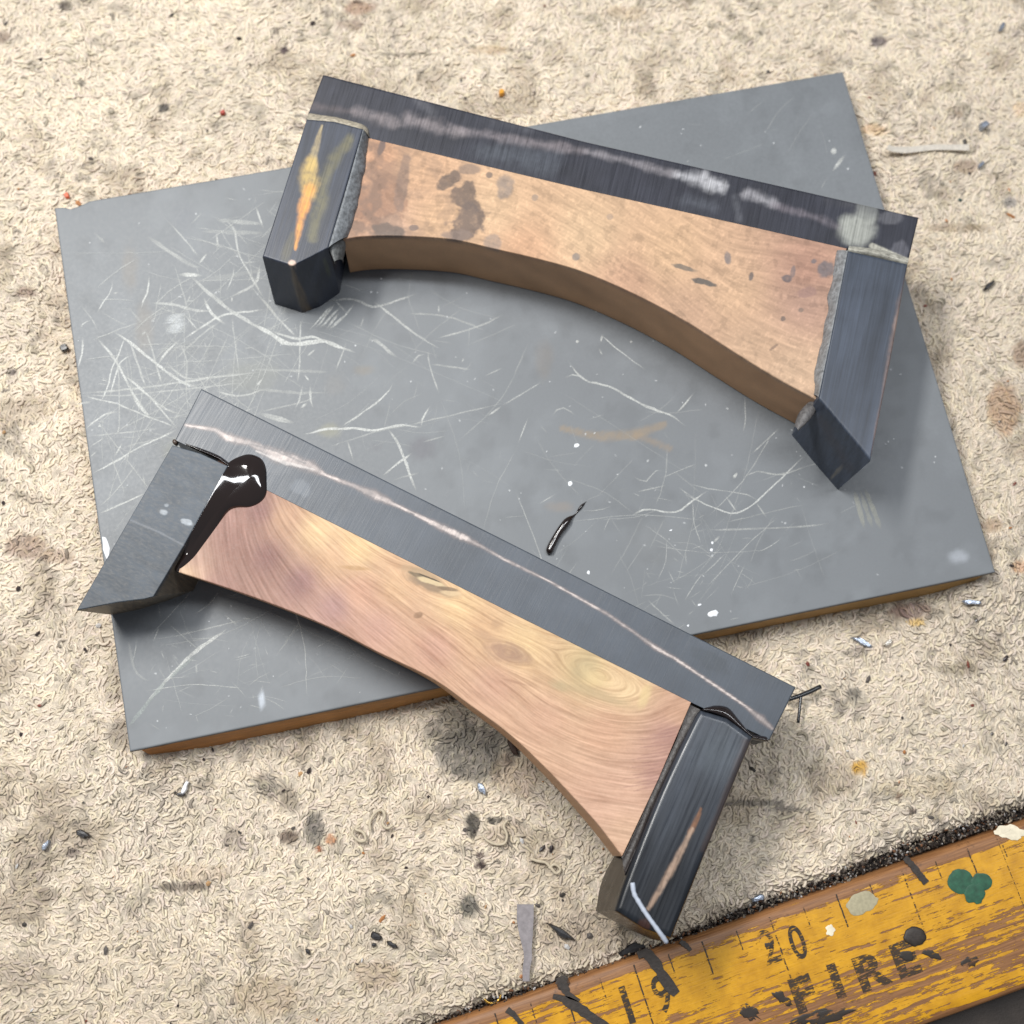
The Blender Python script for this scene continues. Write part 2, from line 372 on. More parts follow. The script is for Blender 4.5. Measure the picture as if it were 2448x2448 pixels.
cc = np.repeat(lc[:, :, None], S, axis=2).reshape(-1, 3)
m_yarn = attr_mat('pile_yarn', rough=.75, spec=.25, amp=.16, scale=3.5, amp2=.06, bs=.6, bd=.00012, bscale=5.0, Sheen_Weight=.15)
mk('pile_loops', V.reshape(-1, 3), Fq, m_yarn, carpet, None, np.clip(cc, 0, .9), kind='stuff')

# ================================================================== wooden rule
r0 = at(1516, 2310, 5.0); r1 = at(1839, 2197, 5.0)
e1 = (r1 - r0)[:2]; e1 /= np.linalg.norm(e1); e2 = np.array([-e1[1], e1[0]])
rule_ang = math.atan2(e1[1], e1[0])
eu = at(1450, 2307, 3.6)[:2]; el = at(2448, 2365, 4.5)[:2]
yu = (eu - r0[:2]) @ e2; yl = (el - r0[:2]) @ e2
rule = thing('wooden_rule', 'worn yellow painted wooden measuring rule lying along the carpet edge', 'ruler', (r0[0], r0[1], 0))
rule.rotation_euler = (0, 0, rule_ang)
bpy.context.view_layer.update()
def rl(px, py, z=5.0):                        # photo point on the rule -> rule's own coordinates (mm)
    p = at(px, py, z)[..., :2] - r0[:2]
    return np.stack([p @ e1, p @ e2], -1)
def mkr(name, V, Fc, mat, col=None, smooth=False, kind=None):
    me_o = mk(name, V, Fc, mat, None, (0, 0, 0), col, smooth, kind); me_o.parent = rule; me_o.location = (0, 0, 0); return me_o
prof = [(yl, .2), (yl, 4.0), (yl + .3, 4.6), (yl + 1.0, 5.0)] + [(yl + (yu - yl) * t, 5.0) for t in np.linspace(.1, .9, 9)] + [(yu - 1.5, 5.0), (yu - .8, 4.85), (yu - .3, 4.4), (yu, 3.7), (yu + .1, .2)]
xs = np.linspace(-70, 120, 60); V = np.array([(x, p[0], p[1] + (fbm(x * .1, p[0] * .2, 5) - .5) * .15) for x in xs for p in prof]); n = len(prof)
Fc = [(i * n + j, i * n + (j + 1) % n, (i + 1) * n + (j + 1) % n, (i + 1) * n + j) for i in range(len(xs) - 1) for j in range(n)]
g = G('worn_yellow_paint'); co = g.coord()
sep = g.n('SeparateXYZ'); g.put(sep.inputs[0], co); yy = sep.outputs[1]; xx = sep.outputs[0]
warp = g.n('Mapping'); warp.inputs['Scale'].default_value = (.085, 1.15, 1); g.put(warp.inputs['Vector'], co)
n1 = g.noise(warp.outputs[0], 1.0, 5, .62)
warp2 = g.n('Mapping'); warp2.inputs['Scale'].default_value = (.35, 1.6, 1); g.put(warp2.inputs['Vector'], co)
n2 = g.noise(warp2.outputs[0], 1.0, 6, .7)
nn = g.math('ADD', g.math('MULTIPLY', n1, .6), g.math('MULTIPLY', n2, .4))
bias = g.rng(yy, yu - 3.2, yu - .9, 0, .24)
b2 = g.rng(yy, yl + 9, yl + 15, .058, -.045); b3 = g.rng(yy, yl, yl + 1.6, .25, 0)
b4 = g.rng(xx, -30, 8, .05, 0); b5 = g.rng(yy, yl + 2, yl + 8, -.09, 0)
chip = g.math('ADD', g.math('ADD', g.math('ADD', nn, bias), g.math('ADD', b2, b3)), g.math('ADD', b4, b5))
mask = g.rng(chip, .515, .527, 0, 1)
wv = g.n('Mapping'); wv.inputs['Scale'].default_value = (.12, 3.0, 1); g.put(wv.inputs['Vector'], co)
wn = g.noise(wv.outputs[0], 1.2, 5, .6)
wood_c = g.mix(g.rng(wn, .3, .7, 0, 1), tuple(lin((108, 70, 40))), tuple(lin((156, 110, 68))))
gr = g.rng(g.noise(co, .5, 6, .7), .58, .74, 0, .75); wood_c = g.mix(gr, wood_c, tuple(lin((62, 40, 26))))
pn = g.noise(co, .35, 5, .6)
yel = g.mix(g.rng(pn, .3, .75, 0, 1), tuple(lin((214, 158, 32))), tuple(lin((178, 126, 24))))
yel = g.mix(g.rng(g.noise(warp.outputs[0], 3.0, 5, .7), .55, .72, 0, .55), yel, tuple(lin((120, 82, 30))))
g.set(Base_Color=g.mix(mask, yel, wood_c), Roughness=g.rng(mask, 0, 1, .34, .5), Specular_IOR_Level=.45)
g.bump(g.math('ADD', g.math('MULTIPLY', mask, -1.0), g.math('MULTIPLY', wn, .35)), .6, .00012)
mkr('rule_body', V, Fc, g.m, smooth=True)
# print: inch lines, numerals, letters
def ink_mat(name, rgb, wear, sc=.9):
    g = G(name); wp = g.n('Mapping'); wp.inputs['Scale'].default_value = (.5, 2.2, 1); g.put(wp.inputs['Vector'], g.coord())
    nz = g.noise(wp.outputs[0], sc, 4, .7); a = g.rng(nz, wear - .04, wear + .04, .92, 0)
    g.set(Base_Color=(*lin(rgb), 1), Roughness=.5, Alpha=a); return g.m
ink = ink_mat('worn_ink', (44, 34, 22), .56, 1.3); ink3 = ink_mat('chipped_ink', (54, 40, 26), .535, 1.5); ink2 = ink_mat('faint_ink', (52, 38, 22), .50, 1.3)
def bar_r(name, x, ya, yb, wd, mat, z=5.09, lean=0.0):
    n = 8; V = []
    for k in range(n + 1):
        y = ya + (yb - ya) * k / n; j = rng.normal(0, .02)
        V += [(x + lean * (ya - y) - wd / 2 + j, y, z), (x + lean * (ya - y) + wd / 2 + j, y, z)]
    f = [(2 * k, 2 * k + 2, 2 * k + 3, 2 * k + 1) for k in range(n)]
    return mkr(name, V, f, mat)
P19 = rl(1516, 2310); P20 = rl(1839, 2197)
for k, x in ((-1, -25.4), (0, 0), (1, 25.4), (2, 50.8)):
    bar_r('inch_line', x, P19[1] + .3, P19[1] - 10.5, .26, ink if k <= 0 else ink2)
    bar_r('half_inch_line', x + 12.7, P19[1] + .2, P19[1] - 5.6, .26, ink)
    for q_ in (6.35, 19.05): bar_r('quarter_inch_line', x + q_, P19[1], P19[1] - 3.4, .2, ink2 if k else ink)
lp = rl(np.array([2376, 2407, 2447]), np.array([1988, 2081, 2167])); 
bar_r('scribed_line', lp[0][0], lp[0][1], lp[2][1] - 3, .15, ink2, lean=(lp[2][0] - lp[0][0]) / (lp[0][1] - lp[2][1]))
def text_r(name, body, px, py, h, mat, wide=.8, z=5.10, off=0.0):
    c = bpy.data.curves.new(name, 'FONT'); c.body = body; c.align_x = 'CENTER'; c.align_y = 'CENTER'; c.offset = off
    o = bpy.data.objects.new(name, c); COL.objects.link(o); bpy.context.view_layer.update()
    me = bpy.data.meshes.new_from_object(o.evaluated_get(bpy.context.evaluated_depsgraph_get())); COL.objects.unlink(o); bpy.data.objects.remove(o)
    co_ = np.empty(len(me.vertices) * 3); me.vertices.foreach_get('co', co_); co_ = co_.reshape(-1, 3)
    ext = co_[:, 1].max() - co_[:, 1].min(); cx_, cy_ = (co_[:, 0].max() + co_[:, 0].min()) / 2, (co_[:, 1].max() + co_[:, 1].min()) / 2
    p = rl(px, py); s = h / ext
    co_ = np.stack([(co_[:, 0] - cx_) * s * wide + p[0], (co_[:, 1] - cy_) * s + p[1], np.full(len(co_), z)], 1)
    me.vertices.foreach_set('co', (co_ * MM).ravel()); me.update(); me.materials.clear(); me.materials.append(mat)
    o = bpy.data.objects.new(name, me); COL.objects.link(o); o.parent = rule; return o
text_r('numeral', '1', 1499, 2402, 6.3, ink, .95, off=.02); text_r('numeral', '9', 1583, 2376, 6.3, ink, .75, off=.012)
text_r('numeral', '2', 1838, 2262, 5.8, ink2, .8, off=.012); text_r('numeral', '0', 1906, 2252, 5.8, ink, .72, off=.012)
for ch, x, y in (('F', 1921, 2375), ('I', 1999, 2345), ('R', 2085, 2320), ('E', 2165, 2292)):
    text_r('letter', ch, x, y, 5.9, ink3, 1.15, off=.045)
# paint and tar blots on the rule
def blot(name, pts, mat, z=5.13, th=.12, sub=14, parent=None):
    """a spot of dried paint: irregular outline, slightly domed"""
    V = []; f = []
    p = np.array(pts, float); c = p.mean(0); n = len(p)
    for k, (s, h) in enumerate(((1.0, -.14), (.96, .35), (.8, .8), (.45, 1.0))):
        for q_ in p: V.append((*(c + (q_ - c) * s), z + th * h))
    V.append((*c, z + th))
    for k in range(3):
        for j in range(n): f.append((k * n + j, k * n + (j + 1) % n, (k + 1) * n + (j + 1) % n, (k + 1) * n + j))
    for j in range(n): f.append((3 * n + j, 3 * n + (j + 1) % n, 4 * n))
    return mkr(name, V, f, mat, smooth=True)
def ring_px(cx_, cy_, rx, ry, n=26, jag=.12, a0=0, s=1):
    th = np.arange(n) / n * 2 * math.pi; r = 1 + (fbm(np.cos(th) * 1.7 + 9, np.sin(th) * 1.7 + 9, s) - .5) * 4 * jag + rng.normal(0, jag * .25, n)
    a = math.radians(a0); x = rx * r * np.cos(th); y = ry * r * np.sin(th)
    return cx_ + x * math.cos(a) - y * math.sin(a), cy_ + x * math.sin(a) + y * math.cos(a)
def rblot(cx_, cy_, rx, ry, mat, a0=0, jag=.12, s=1, z=5.13, th=.035):
    X_, Y_ = ring_px(cx_, cy_, rx, ry, 26, jag, a0, s); p = rl(X_, Y_)[::-1]; return blot('paint_blot', p, mat, z, th)
green = flat_mat('green_paint', (34, 82, 60), .55, amp=.45, scale=.8, bs=.5); greyp = flat_mat('grey_paint', (164, 156, 128), .6, amp=.2)
tar = ink_mat('dark_tar', (42, 34, 28), .60, .5); tars = flat_mat('thick_tar', (46, 38, 32), .55, amp=.4, bs=.5); whitep = flat_mat('white_paint', (225, 215, 190), .6, amp=.2, scale=.8, bs=.6)
rblot(2295, 2107, 31, 30, green, s=2, z=5.14, jag=.05); rblot(2346, 2108, 25, 21, green, s=3, z=5.17, jag=.06); rblot(2330, 2136, 24, 25, green, s=4, z=5.20, jag=.14)
rblot(2060, 2158, 40, 26, greyp, -15, jag=.12, s=5, th=.05)
rblot(2186, 2238, 27, 24, tars, 20, jag=.1, s=6, z=5.16, th=.25); rblot(2168, 2285, 18, 12, tar, 10, jag=.25, s=7)
rblot(2228, 2282, 24, 9, tar, 20, jag=.3, s=8); rblot(2322, 2300, 20, 12, tar, -25, jag=.35, s=28); rblot(1839, 2261, 11, 9, tar, 10, jag=.3, s=9)
rblot(2416, 1992, 34, 17, whitep, 10, jag=.3, s=10); rblot(2395, 1985, 20, 10, whitep, -10, jag=.3, s=11, z=5.17); rblot(1984, 2224, 11, 13, whitep, jag=.25, s=12, th=.04)
rblot(1938, 2430, 44, 12, tar, -20, jag=.35, s=13); rblot(1975, 2432, 55, 16, tar, -18, jag=.35, s=14, z=5.18); rblot(1870, 2385, 12, 22, tar, -60, jag=.4, s=15)
rblot(1790, 2420, 26, 14, tar, 30, jag=.45, s=16); rblot(1346, 2352, 16, 17, tar, 20, jag=.3, s=17)
def rstroke(pts, ws, s=1):
    p = resample(pts, 16); wv = np.interp(np.linspace(0, 1, 16), np.linspace(0, 1, len(ws)), ws) * (1 + rng.normal(0, .10, 16))
    d = np.gradient(p, axis=0); d /= np.linalg.norm(d, axis=1)[:, None]; nn_ = np.stack([-d[:, 1], d[:, 0]], 1)
    o = np.vstack([p + nn_ * wv[:, None], (p - nn_ * wv[:, None])[::-1]]); q_ = rl(o[:, 0], o[:, 1])
    n_ = len(q_); V = [(x, y, 5.24) for x, y in q_] + [(x, y, 5.04) for x, y in q_]
    c_ = 16
    f = [(k, k + 1, n_ - 2 - k, n_ - 1 - k) for k in range(c_ - 1)] + [(k, k + n_, (k + 1) % n_ + n_, (k + 1) % n_) for k in range(n_)]
    return mkr('tar_stroke', V, f, tars)
rstroke([(1524, 2283), (1545, 2277), (1565, 2300), (1585, 2335), (1604, 2362), (1617, 2376)], [9, 13, 13, 13, 15, 10])
rstroke([(1322, 2381), (1345, 2387), (1385, 2410), (1425, 2440), (1470, 2475)], [6, 11, 12, 14, 14])
rstroke([(1338, 2335), (1346, 2355), (1358, 2378), (1385, 2392)], [10, 10, 7, 4])
rstroke([(1626, 2250), (1640, 2260), (1651, 2272)], [5, 6, 4]); rstroke([(1212, 2413), (1228, 2425), (1248, 2450)], [8, 6, 6])
rstroke([(2162, 2050), (2180, 2068), (2198, 2092), (2214, 2111)], [7, 7, 8, 8])

# ================================================================== board
board = thing('laminate_board', 'scratched grey laminate board with brown plywood edge under both curved pieces', 'board', ((bx0 + bx1) / 2, (by0 + by1) / 2, 4.0))
def board_paint(px, py, V, side):
    c = np.ones((len(px), 3)) * lin((107, 111, 115))
    c *= (0.90 + .20 * fbm(px * .004, py * .004, 3))[:, None]
    k = sstep(.5, .75, fbm(px * .012, py * .012, 8)); c = c * (1 + .10 * k[:, None])
    k = sstep(.52, .8, fbm(px * .02, py * .02, 13)); c = c * (1 - .12 * k[:, None])
    c = streak(c, px, py, [(1345, 1024), (1428, 1044), (1515, 1040), (1589, 1015)], [8, 11, 14, 8], (140, 120, 92), .55, .05, .35, .5)
    c = streak(c, px, py, [(1520, 1040), (1600, 1072)], [10, 8], (140, 120, 95), .45, .05, .35, .5)
    for a in ((1340, 1212, 30, 12, (125, 116, 108), .6), (1007, 1073, 30, 26, (92, 92, 98), .7), (898, 1070, 14, 10, (98, 99, 104), .6), (786, 1029, 26, 16, (135, 133, 110), .5), (870, 885, 24, 10, (120, 112, 100), .5),
              (2290, 1330, 24, 14, (165, 170, 178), .6), (626, 1674, 7, 20, (190, 198, 208), .8), (800, 920, 22, 26, (112, 112, 112), .5), (310, 640, 18, 50, (122, 114, 104), .4), (345, 780, 20, 60, (122, 114, 104), .4),
              (440, 520, 24, 34, (104, 108, 114), .6), (1580, 1300, 80, 60, (115, 117, 118), .3), (2010, 1000, 60, 40, (108, 108, 104), .35), (600, 900, 60, 40, (118, 120, 112), .4), (430, 1075, 40, 30, (120, 122, 112), .4), (1300, 860, 20, 40, (118, 112, 106), .4)):
        c = blob(c, px, py, *a[:4], a[4], a[5], soft=.5)
    c = np.where((side | (V[:, 2] < ZB - .2))[:, None], lin((52, 44, 46)), c)
    return c
g = G('grey_laminate'); a = g.n('Attribute', attribute_name='Col').outputs['Color']
v = g.noise(g.coord(), 1.6, 5, .6); v3 = g.noise(g.coord(.4, (1, .15, 1)), 2.2, 4)
g.set(Base_Color=g.mix(1.0, a, g.grey(g.rng(v, .25, .75, .93, 1.07)), 'MULTIPLY'), Roughness=g.rng(v, .2, .8, .44, .58), Specular_IOR_Level=.55)
g.bump(g.math('ADD', v3, g.math('MULTIPLY', g.noise(g.coord(), 7, 3), .5)), .12, .00005)
EL = [(130, 497), (150, 495), (168, 499), (190, 492), (215, 480), (1000, 346), (2015, 171)]
slab('laminate_sheet', [EL, [(310, 1797), (2380, 1368)], [(130, 497), (205, 1040), (310, 1797)], [(2015, 171), (2380, 1368)]], ZB, ZB - 1.3, g.m, board, board_paint, res=.5, rad=.25, rows=3)
m_ply = attr_mat('plywood_edge', rough=.65, amp=.3, sc=(.25, .25, 2.2), scale=1.2, amp2=.15, scale2=.15, bs=.5, bd=.0002, bscale=1.5)
def ply_paint(px, py, V, side):
    c = np.ones((len(px), 3)) * lin((176, 118, 62)); k = sstep(.35, .65, fbm(V[:, 0] * .03, V[:, 2] * .9, 4)); c = c * (1 - k[:, None] * .18)
    t = np.clip((px - 300) / 1900, 0, 1)[:, None]; return c * (1 - t) + lin((168, 132, 78)) * t
slab('wood_core', [[(140, 505), (2008, 180)], [(334, 1791), (2355, 1372)], [(140, 505), (334, 1791)], [(2008, 180), (2355, 1372)]], ZB - 1.302, 3.0, m_ply, board, ply_paint, res=2.0, rad=.1,
     bot=[[(180, 560), (1980, 240)], [(378, 1815), (847, 1719), (1400, 1592), (2000, 1467), (2292, 1415)], [(180, 560), (378, 1815)], [(1980, 240), (2292, 1415)]])

# scratches: fine raised burrs and chalky grooves, one ribbon each
RV, RF, RC = [], [], []; rz = [0]
def ribbon(pts, wd, k=.6, rgb=(198, 200, 197), z=ZB, smooth=True, n=None, taper=True):
    pts = np.array(pts, float); Ln = np.linalg.norm(np.diff(pts, axis=0), axis=1).sum()
    n = n or int(max(4, min(26, Ln / 14))); p = resample(pts, n, smooth and len(pts) > 2)
    p = p + rng.normal(0, .5, p.shape) * (Ln > 60)
    t = np.linspace(0, 1, n); wv = wd * (np.minimum(1, np.minimum(t, 1 - t) * 5 + .25) if taper else 1) * (1 + rng.normal(0, .18, n))
    q_ = at(p[:, 0], p[:, 1], z); d = np.gradient(q_[:, :2], axis=0); d /= np.linalg.norm(d, axis=1)[:, None] + 1e-9; nn_ = np.stack([-d[:, 1], d[:, 0]], 1) * (wv * .075 / 2)[:, None]
    b = sum(len(v) for v in RV); zz = z + .010 + rz[0] * .00006; rz[0] += 1
    V = np.empty((n, 2, 3)); V[:, 0, :2] = q_[:, :2] + nn_; V[:, 1, :2] = q_[:, :2] - nn_; V[..., 2] = zz
    RV.append(V.reshape(-1, 3)); RF.append(np.array([(b + 2 * i, b + 2 * i + 1, b + 2 * i + 3, b + 2 * i + 2) for i in range(n - 1)]))
    kk = 1.25 * k * np.clip(1 + rng.normal(0, .15, n), .3, 1.4) * (np.minimum(1, np.minimum(t, 1 - t) * 6 + .2) if taper else 1)
    c = np.empty((n, 2, 4)); c[..., :3] = lin(rgb); c[..., 3] = np.clip(kk, 0, 1)[:, None]; RC.append(c.reshape(-1, 4))
def RS(ox, oy, s, L):
    for pts, wd, k in L: ribbon([(ox + x * s, oy + y * s) for x, y in pts], wd * .82, k * 1.35)
RS(130, 480, .2588, [
    ([(540, 745), (515, 850), (440, 950), (390, 1035)], 3, .8), ([(873, 690), (860, 850), (815, 930), (800, 1000)], 5, .8), ([(240, 1185), (270, 1130), (340, 1105)], 3, .6),
    ([(255, 1255), (258, 1400), (215, 1560)], 5, .6), ([(660, 1255), (600, 1400), (530, 1560), (500, 1690), (430, 1860)], 4, .9), ([(720, 1425), (620, 1480), (560, 1630), (515, 1810)], 4, .8),
    ([(390, 1260), (560, 1470), (650, 1640), (740, 1800), (840, 1932)], 7, .6), ([(550, 1215), (700, 1310), (950, 1510), (1170, 1670), (1350, 1735)], 8, .7), ([(1150, 1285), (1030, 1410), (960, 1510)], 6, .8),
    ([(250, 1780), (700, 1740), (1150, 1680), (1500, 1630), (1932, 1580)], 6, .45), ([(250, 1795), (600, 1800), (1000, 1760), (1400, 1720), (1800, 1670)], 4, .35), ([(840, 1200), (890, 1330), (950, 1550), (1000, 1700)], 5, .4),
    ([(680, 1270), (740, 1420), (800, 1600), (850, 1730)], 5, .45), ([(900, 940), (1100, 960), (1300, 1010), (1450, 1020)], 8, .4), ([(1385, 900), (1430, 1010), (1480, 1070), (1580, 1140)], 9, .75),
    ([(1932, 1010), (1650, 1040), (1500, 1080), (1250, 1240), (1180, 1290)], 6, .6), ([(860, 330), (1050, 460), (1250, 590), (1350, 620)], 11, .3), ([(1250, 690), (1400, 830), (1580, 980), (1750, 1090), (1932, 1200)], 10, .45),
    ([(1150, 680), (1370, 690)], 12, .55), ([(1560, 170), (1660, 260), (1700, 480), (1800, 670), (1932, 900)], 5, .45), ([(1660, 600), (1640, 720), (1580, 850)], 4, .6), ([(1860, 50), (1900, 170), (1932, 260)], 5, .5),
    ([(1080, 220), (1200, 350), (1330, 510)], 4, .45), ([(1415, 480), (1330, 590)], 5, .5), ([(1495, 300), (1510, 410), (1500, 460)], 6, .5), ([(1360, 280), (1932, 300)], 12, .22), ([(1500, 180), (1932, 215)], 12, .3),
    ([(1900, 590), (1880, 700), (1850, 770), (1650, 880)], 6, .5), ([(1350, 740), (1932, 640)], 14, .15), ([(1640, 1060), (1680, 1400), (1720, 1670)], 3, .35), ([(1100, 1480), (1380, 1220), (1520, 1130)], 4, .35),
    ([(1210, 1060), (1330, 1200)], 4, .5), ([(1160, 1300), (1220, 1480), (1215, 1800)], 4, .35), ([(1020, 1480), (1120, 1580), (1220, 1640), (1350, 1640), (1700, 1600)], 5, .4), ([(650, 1610), (900, 1830), (1050, 1932)], 5, .5),
    ([(1500, 1760), (1650, 1800), (1800, 1790), (1932, 1740)], 5, .45), ([(540, 860), (590, 845)], 5, .4), ([(380, 1700), (390, 1690), (520, 1700)], 3, .35), ([(200, 1880), (350, 1855)], 6, .4), ([(680, 980), (830, 1160)], 6, .25),
    ([(1640, 880), (1640, 940)], 5, .5), ([(880, 1130), (940, 1070)], 4, .35), ([(800, 1250), (850, 1200)], 5, .4), ([(1260, 860), (1220, 960)], 4, .35), ([(1860, 1710), (1932, 1640)], 4, .4), ([(360, 290), (480, 400)], 6, .25)])
RS(150, 850, .2588, [
    ([(160, 365), (500, 450), (800, 570), (1060, 670)], 4, .5), ([(560, 170), (750, 330), (950, 550), (1060, 670)], 6, .5), ([(640, 360), (720, 480), (820, 580)], 9, .45), ([(215, 680), (300, 600), (430, 530), (520, 515)], 6, .6),
    ([(270, 1090), (500, 970), (700, 850), (960, 730), (1060, 680)], 5, .6), ([(240, 745), (500, 720), (900, 670)], 4, .35), ([(330, 1460), (500, 1390), (770, 1270)], 5, .5), ([(340, 1400), (500, 1240), (700, 980)], 3, .35),
    ([(550, 810), (480, 930)], 5, .6), ([(740, 1100), (770, 1240)], 4, .35), ([(240, 850), (400, 750)], 4, .4), ([(250, 940), (320, 880)], 4, .45), ([(330, 640), (355, 660)], 9, .6), ([(560, 850), (900, 760)], 4, .3),
    ([(530, 620), (500, 740)], 3, .35), ([(600, 630), (590, 680)], 3, .35), ([(400, 1390), (440, 1280), (500, 1100), (540, 1030)], 3, .3), ([(900, 440), (960, 500), (1090, 540)], 4, .4), ([(1010, 590), (1100, 540)], 4, .35)])
RS(600, 700, .3106, [
    ([(0, 230), (150, 310), (280, 390), (450, 385), (560, 370), (680, 420), (800, 460)], 12, .75), ([(170, 300), (330, 350), (480, 340), (570, 370)], 7, .6), ([(60, 20), (250, 240), (350, 340)], 6, .45), ([(380, 200), (380, 400), (370, 600), (355, 690)], 4, .55),
    ([(630, 90), (450, 290)], 5, .8), ([(650, 80), (500, 270)], 5, .8), ([(690, 110), (530, 270)], 6, .7), ([(680, 150), (580, 280)], 9, .6), ([(740, 160), (600, 285)], 8, .55), ([(800, 80), (690, 220)], 4, .6), ([(640, 50), (740, 160)], 8, .35),
    ([(600, 60), (780, 50), (850, 75), (930, 110), (1000, 100), (1270, 10)], 7, .4), ([(930, 60), (1080, 170), (1270, 320), (1450, 430)], 6, .4), ([(870, 180), (840, 280)], 3, .4), ([(400, 1090), (600, 1050), (800, 1045), (950, 1060), (1150, 1020), (1310, 1035)], 7, .75),
    ([(1095, 700), (1050, 770), (920, 880), (700, 1030)], 5, .55), ([(1380, 870), (1320, 970), (1310, 1030)], 5, .6), ([(1060, 1050), (1150, 1200), (1240, 1450), (1270, 1520)], 8, .55), ([(1240, 1230), (1010, 1410)], 6, .6), ([(1370, 440), (1370, 540), (1445, 770)], 4, .4),
    ([(900, 360), (960, 370), (1060, 450), (1120, 490)], 9, .45), ([(1240, 550), (1280, 490), (1335, 475)], 5, .5), ([(400, 705), (370, 830), (340, 890)], 4, .6), ([(410, 630), (450, 680)], 5, .6), ([(455, 710), (460, 830), (480, 890)], 5, .5),
    ([(90, 660), (40, 720)], 5, .6), ([(430, 850), (380, 890)], 7, .6), ([(500, 430), (430, 490)], 5, .5), ([(730, 380), (690, 500), (650, 610)], 5, .35), ([(740, 1130), (790, 1300)], 5, .4), ([(60, 930), (330, 1000)], 14, .4), ([(0, 590), (330, 600), (600, 610)], 9, .25),
    ([(0, 740), (350, 770), (600, 770)], 8, .25), ([(60, 920), (400, 840), (500, 800)], 4, .35), ([(1430, 350), (1750, 260), (1932, 170)], 5, .35), ([(1200, 160), (1500, 180), (1800, 290)], 5, .25), ([(1380, 550), (1700, 590)], 5, .3), ([(1800, 640), (1932, 580)], 5, .4),
    ([(620, 1180), (1000, 1060), (1300, 1000), (1932, 850)], 4, .3), ([(1820, 950), (1932, 870)], 5, .4), ([(1320, 1150), (1500, 1100)], 5, .3), ([(1445, 90), (1445, 160)], 4, .4), ([(1640, 500), (1620, 540)], 4, .5), ([(930, 830), (640, 1120)], 3, .2), ([(1100, 1440), (1300, 1380)], 6, .3)])
RS(1200, 800, .4141, [
    ([(380, 150), (430, 220), (500, 270), (620, 300), (750, 370), (850, 420), (980, 470), (1060, 530)], 6, .5), ([(360, 250), (430, 230), (500, 270)], 4, .4), ([(1110, 335), (1060, 400), (1000, 460)], 4, .5), ([(570, 0), (700, 110), (830, 205)], 3, .5),
    ([(1400, 350), (1405, 500), (1390, 570)], 3, .35), ([(1740, 705), (1580, 860), (1460, 970), (1360, 1030), (1250, 1010), (1050, 920)], 4, .65), ([(745, 1050), (830, 1010), (1000, 1025), (1100, 960), (1190, 900)], 5, .6), ([(1600, 540), (1440, 690)], 3, .45),
    ([(1080, 860), (1200, 890), (1400, 920), (1480, 960)], 3, .35), ([(1400, 820), (1480, 790), (1600, 810), (1740, 770)], 4, .35), ([(760, 820), (830, 850), (880, 790), (930, 785)], 3, .35), ([(1290, 930), (1360, 1030)], 5, .4), ([(1360, 795), (1335, 830)], 7, .7),
    ([(0, 410), (150, 320), (230, 270)], 4, .4), ([(150, 480), (95, 625)], 3, .5), ([(290, 470), (340, 420), (430, 470)], 4, .3), ([(210, 980), (310, 920)], 3, .4), ([(440, 30), (430, 50)], 8, .6), ([(580, 0), (570, 45)], 5, .5), ([(780, 910), (950, 870)], 4, .3),
    ([(1180, 1130), (1700, 1110), (1900, 1090)], 5, .25), ([(1220, 1200), (1260, 1160)], 6, .4), ([(840, 1530), (1000, 1680)], 4, .25), ([(560, 80), (580, 120)], 4, .3), ([(740, 30), (750, 50)], 5, .5), ([(500, 490), (590, 460)], 4, .25), ([(1460, 960), (1530, 1060)], 4, .3)])
RS(100, 900, .4141, [
    ([(690, 1090), (250, 1310)], 3, 0), ([(1130, 1440), (1050, 1370)], 4, .35), ([(730, 1510), (1180, 1400)], 4, .3), ([(1070, 1460), (850, 1620), (590, 1900)], 9, .55), ([(890, 1650), (895, 1720)], 5, .3), ([(680, 1440), (640, 1540)], 3, .4), ([(1500, 1400), (1350, 1620)], 5, .2), ([(500, 1520), (540, 1700), (620, 1760)], 6, .2)])
ribbon([(305, 1740), (345, 1690), (400, 1625)], 9, .55, (165, 172, 170)); ribbon([(400, 1625), (470, 1565)], 7, .5, (165, 172, 170))
for a, b in (((2042, 1172), (2067, 1265)), ((2067, 1167), (2106, 1265)), ((2055, 1170), (2086, 1262))): ribbon([a, b], 10, .3, (186, 186, 172))
ribbon([(1996, 352), (1990, 370)], 12, .6); ribbon([(2020, 370), (1990, 410)], 7, .6); ribbon([(1640, 90 + 300), (1650, 380)], 3, .3)
for k in range(14):                              # rubbed patch at the left
    y = 752 + k * 3.2; ribbon([(392 + rng.normal(0, 3), y + 4), (450 + rng.normal(0, 4), y - 3)], 5, .55, (196, 200, 202))
cl = np.array([(450, 900), (480, 820), (700, 900), (350, 1050), (1000, 900), (1500, 1150), (1800, 1250), (1250, 1150), (1650, 1350), (900, 800), (520, 1600), (800, 1500), (1900, 300), (600, 560)])
for k in range(800):
    c = cl[rng.integers(len(cl)) if k < 330 else rng.choice([0, 1, 3, 8, 10, 13])] + rng.normal(0, 130, 2); a = rng.choice([-35, 40, -60, 15, 80, -15]) + rng.normal(0, 15); Ln = rng.exponential(45) + 8; a = math.radians(a)
    d = np.array([math.cos(a), math.sin(a)]) * Ln; bend = rng.normal(0, .08) * np.array([-d[1], d[0]])
    P_ = [c - d, c + bend, c + d]; W_ = at([p[0] for p in P_], [p[1] for p in P_], ZB)
    if W_[:, 0].min() < bx0 + 1 or W_[:, 0].max() > bx1 - 4 or W_[:, 1].min() < by0 + 1 or W_[:, 1].max() > by1 - 3: continue
    ribbon(P_, rng.uniform(1.0, 2.8), rng.uniform(.10, .26) if k < 330 else rng.uniform(.18, .5))
